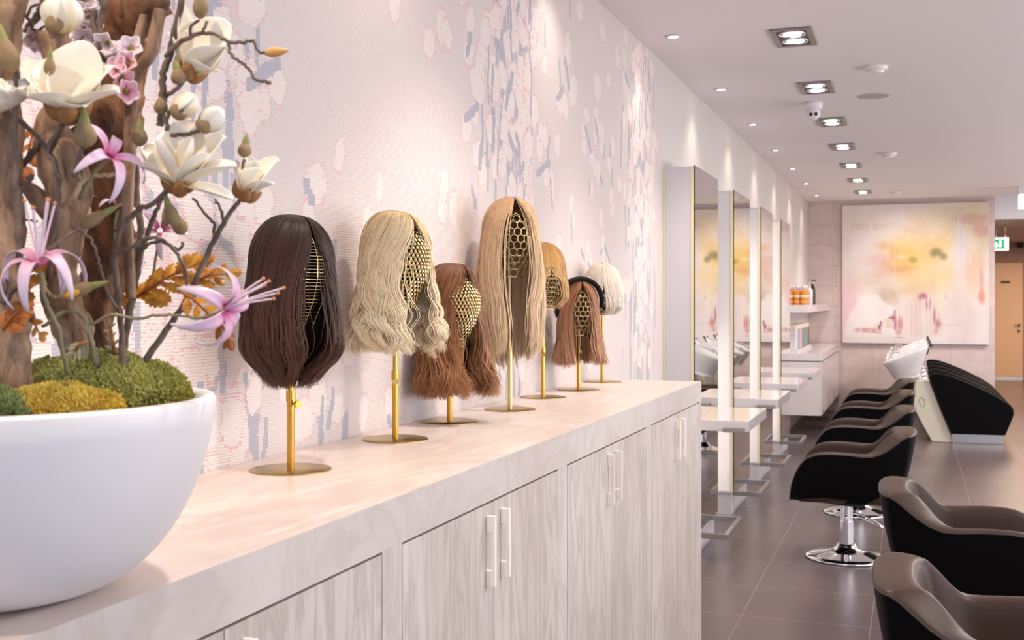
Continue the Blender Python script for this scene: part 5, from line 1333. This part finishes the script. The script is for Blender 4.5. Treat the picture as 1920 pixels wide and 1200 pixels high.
nerine('pink curled flower below the largest magnolia', ([(150, 372, 1.33), (175, 330, 1.32), (202, 298, 1.31)], [.003, .0026, .0028]), P(204, 294, 1.31), dirpx(.7, -.6, .4), .050, 14, stam=False, n=5, curlv=1.5)
nerine('small magenta flower low in front of the wallpaper', ([(215, 470, 1.46), (216, 420, 1.46), (220, 395, 1.46)], [.002, .002, .002]), P(220, 388, 1.46), dirpx(.2, -1, .2), .030, 17, stam=False, n=5, curlv=1.3)
nerine('faint pink flower between the dark twigs', ([(285, 520, 1.50), (295, 470, 1.50), (300, 440, 1.50)], [.0018, .0018, .0018]), P(300, 432, 1.50), dirpx(.1, -.4, 1), .036, 19, stam=False, n=5, curlv=1.8)
tn, it = branch('thin grey curly stem arching right to the far pink flower', [([(182, 690, 1.38), (170, 640, 1.37), (160, 610, 1.37), (175, 605, 1.37), (215, 590, 1.36), (255, 598, 1.36), (300, 590, 1.35), (340, 592, 1.345), (380, 596, 1.34), (415, 582, 1.34)], [.0036, .003, .0026, .0022, .002, .0018, .0018, .0016, .0016, .0018])], M_STEMG, 'stem', 'flower_stem')
# leaf rosette on it
def leaflet(mb_, p, d, L, Wd, nrm, mi=0, ser=5):
    d = d.normalized(); sd = d.cross(nrm).normalized(); n = 2 * ser + 1; pts = []
    up = nrm.normalized()
    left, right, mid = [], [], []
    for i in range(n + 1):
        t = i / n; w = Wd * .5 * math.sin(PI * (t * .92 + .05)) ** .75 * (1.0 if i % 2 else .68)
        c = p + d * L * t - up * (L * .18 * t * t); mid.append(c); left.append(c + sd * w - up * w * .25); right.append(c - sd * w - up * w * .25)
    b0 = len(mb_.v); mb_.v += [tuple(v) for v in mid + left + right]; m_ = n + 1
    for i in range(n):
        mb_.f.append((b0 + i, b0 + i + 1, b0 + m_ + i + 1, b0 + m_ + i)); mb_.m.append(mi)
        mb_.f.append((b0 + i + 1, b0 + i, b0 + 2 * m_ + i, b0 + 2 * m_ + i + 1)); mb_.m.append(mi)
def leafmat(name, a, b2):
    m = N(name); m.set(Roughness=.45); nz = m.noise(m.coord(), 70, 4, .6); m.l(m.mix(hx(a), hx(b2), m.ramp(nz, [(.35, (0, 0, 0)), (.65, (1, 1, 1))])), m.b.inputs['Base Color']); return m.m
M_GLEAF = leafmat('golden_leaf', '9c5716', 'e0a032'); M_OLEAF = leafmat('rust_leaf', '7a3a10', 'b86e22'); M_SAGE = leafmat('sage_leaf', '8d8a6a', 'b3ad8c')
def spray(lab, start, end, n, L, Wd, mat, nrmv, droop=0, name='golden_leaf_spray', tipleaf=True, seed=2):
    random.seed(seed); a, e = P(*start), P(*end); r = empty(name, a, 0, lab, 'leaf', 'dried leaves in the planter')
    ln = e - a; st_ = MB().tube([Vector((0, 0, 0)), ln * .5 + Vector((0, 0, .004)), ln], [.0018, .0016, .001], 6); st_.obj('stem', M_OLEAF, r)
    lf = MB(); nv = Vector(nrmv).normalized()
    for i in range(n):
        t = .12 + .8 * i / max(1, n - 1); p = ln * t; side = 1 if i % 2 else -1
        d = (ln.normalized() * .75 + ln.cross(nv).normalized() * side * .9 + Vector([random.uniform(-.2, .2) for _ in range(3)])).normalized()
        leaflet(lf, p, d, L * (1 - .35 * t) * random.uniform(.85, 1.1), Wd * (1 - .3 * t), (nv + Vector([random.uniform(-.35, .35) for _ in range(3)])))
    if tipleaf: leaflet(lf, ln * .95, ln, L * .7, Wd, nv)
    lf.obj('foliage', mat, r, smooth=False); return r
tc = dirpx(0, -.6, 1)
spray('golden dried serrated leaf cluster right of the dark twigs', (240, 568, 1.44), (372, 492, 1.44), 12, .040, .024, M_GLEAF, tc)
spray('small golden leaf touching the far pink flower', (335, 545, 1.35), (392, 590, 1.34), 6, .022, .016, M_GLEAF, tc, seed=3)
spray('brown leaf curling up below the pink filaments', (405, 590, 1.36), (428, 638, 1.36), 4, .020, .014, M_OLEAF, tc, seed=5)
spray('golden leaf between the upper right twigs', (360, 530, 1.42), (430, 512, 1.42), 6, .026, .018, M_GLEAF, tc, seed=6)
spray('golden leaves behind the left spider flower', (0, 560, 1.38), (70, 500, 1.38), 8, .040, .026, M_GLEAF, tc, seed=8)
spray('rust orange leaf hanging between the left trunks', (72, 215, 1.45), (45, 320, 1.45), 7, .032, .020, M_OLEAF, tc, seed=9)
spray('rust leaf wrapped around the left trunk', (5, 620, 1.27), (40, 580, 1.27), 6, .028, .024, M_OLEAF, tc, seed=10)
spray('small yellow leaf tip beside the left trunk', (55, 600, 1.29), (75, 628, 1.29), 3, .014, .010, M_GLEAF, tc, seed=11)
spray('golden leaves behind the middle trunk', (200, 500, 1.52), (232, 555, 1.52), 8, .034, .022, M_GLEAF, tc, seed=12)
spray('grey-green feathery leaf on the thin stem', (165, 640, 1.36), (138, 658, 1.35), 7, .022, .009, M_SAGE, tc, seed=13, name='sage_leaf_spray')
spray('tiny pale feathery sprig above the moss', (218, 680, 1.42), (205, 610, 1.42), 8, .014, .006, M_SAGE, tc, seed=14, name='sage_leaf_spray')
bk = MB().tube([P(178, 702, 1.37), P(196, 700, 1.37), P(212, 702, 1.37)], [.004, .0062, .003], 6, flat=.5).obj('bark_chip', simple('orange_bark', hx('b8703c'), .7), smooth=False)
tag(bk, 'small orange bark chip lying on the green moss', 'bark chip')
# blossoms
M_BLG = simple('olive_blossom_base', hx('8f8630'), .7)
def blossom(lab, pts, seed, pink=.3):
    random.seed(seed); c0 = P(*pts[0]); r = empty('blossom_cluster', c0, 0, lab, 'flower', 'pale pink blossom clusters')
    g = MB()
    for (u, v, d) in pts:
        f = empty('blossom', parent=r); ax = dirpx(random.uniform(-.4, 1), random.uniform(-.8, .6), .8); c = P(u, v, d) - c0
        cols = ('e8c0c8', 'ecd9dc', 'f0e3e4') if random.random() > pink else ('e88fae', 'eeb6c6', 'f0d4da')
        for k in range(5): build_petal('petal', f, c, ax, 2 * PI * k / 5, .9, .014, .013, .3, .2, cols, nu=5, nv=6)
        g.ico(tuple(c - ax * .004), .004, n=6); g.ico(tuple(c + ax * .003), .002, n=4)
    q = [Vector((0, 0, 0))] + [P(*p) - c0 for p in pts[1:]]
    g.tube(q, .0012, 5); g.obj('stalk', M_BLG, r)
blossom('pale pink blossom cluster left of the grey forked branch', [(200, 80, 1.36), (215, 98, 1.36), (232, 112, 1.36), (222, 130, 1.35), (240, 120, 1.35), (228, 150, 1.36), (236, 172, 1.35), (210, 112, 1.37), (246, 92, 1.36), (204, 95, 1.37)], 1, .35)
blossom('blurry pink blossom column behind the white top-left bloom', [(148, 10, 1.42), (158, 25, 1.42), (150, 42, 1.42), (165, 55, 1.42), (155, 68, 1.42), (168, 35, 1.42), (160, 5, 1.42), (150, 82, 1.42)], 2, .3)
blossom('tiny pink blossom between the trunks at the upper left', [(72, 78, 1.39), (85, 88, 1.39), (66, 70, 1.39)], 3, .5)
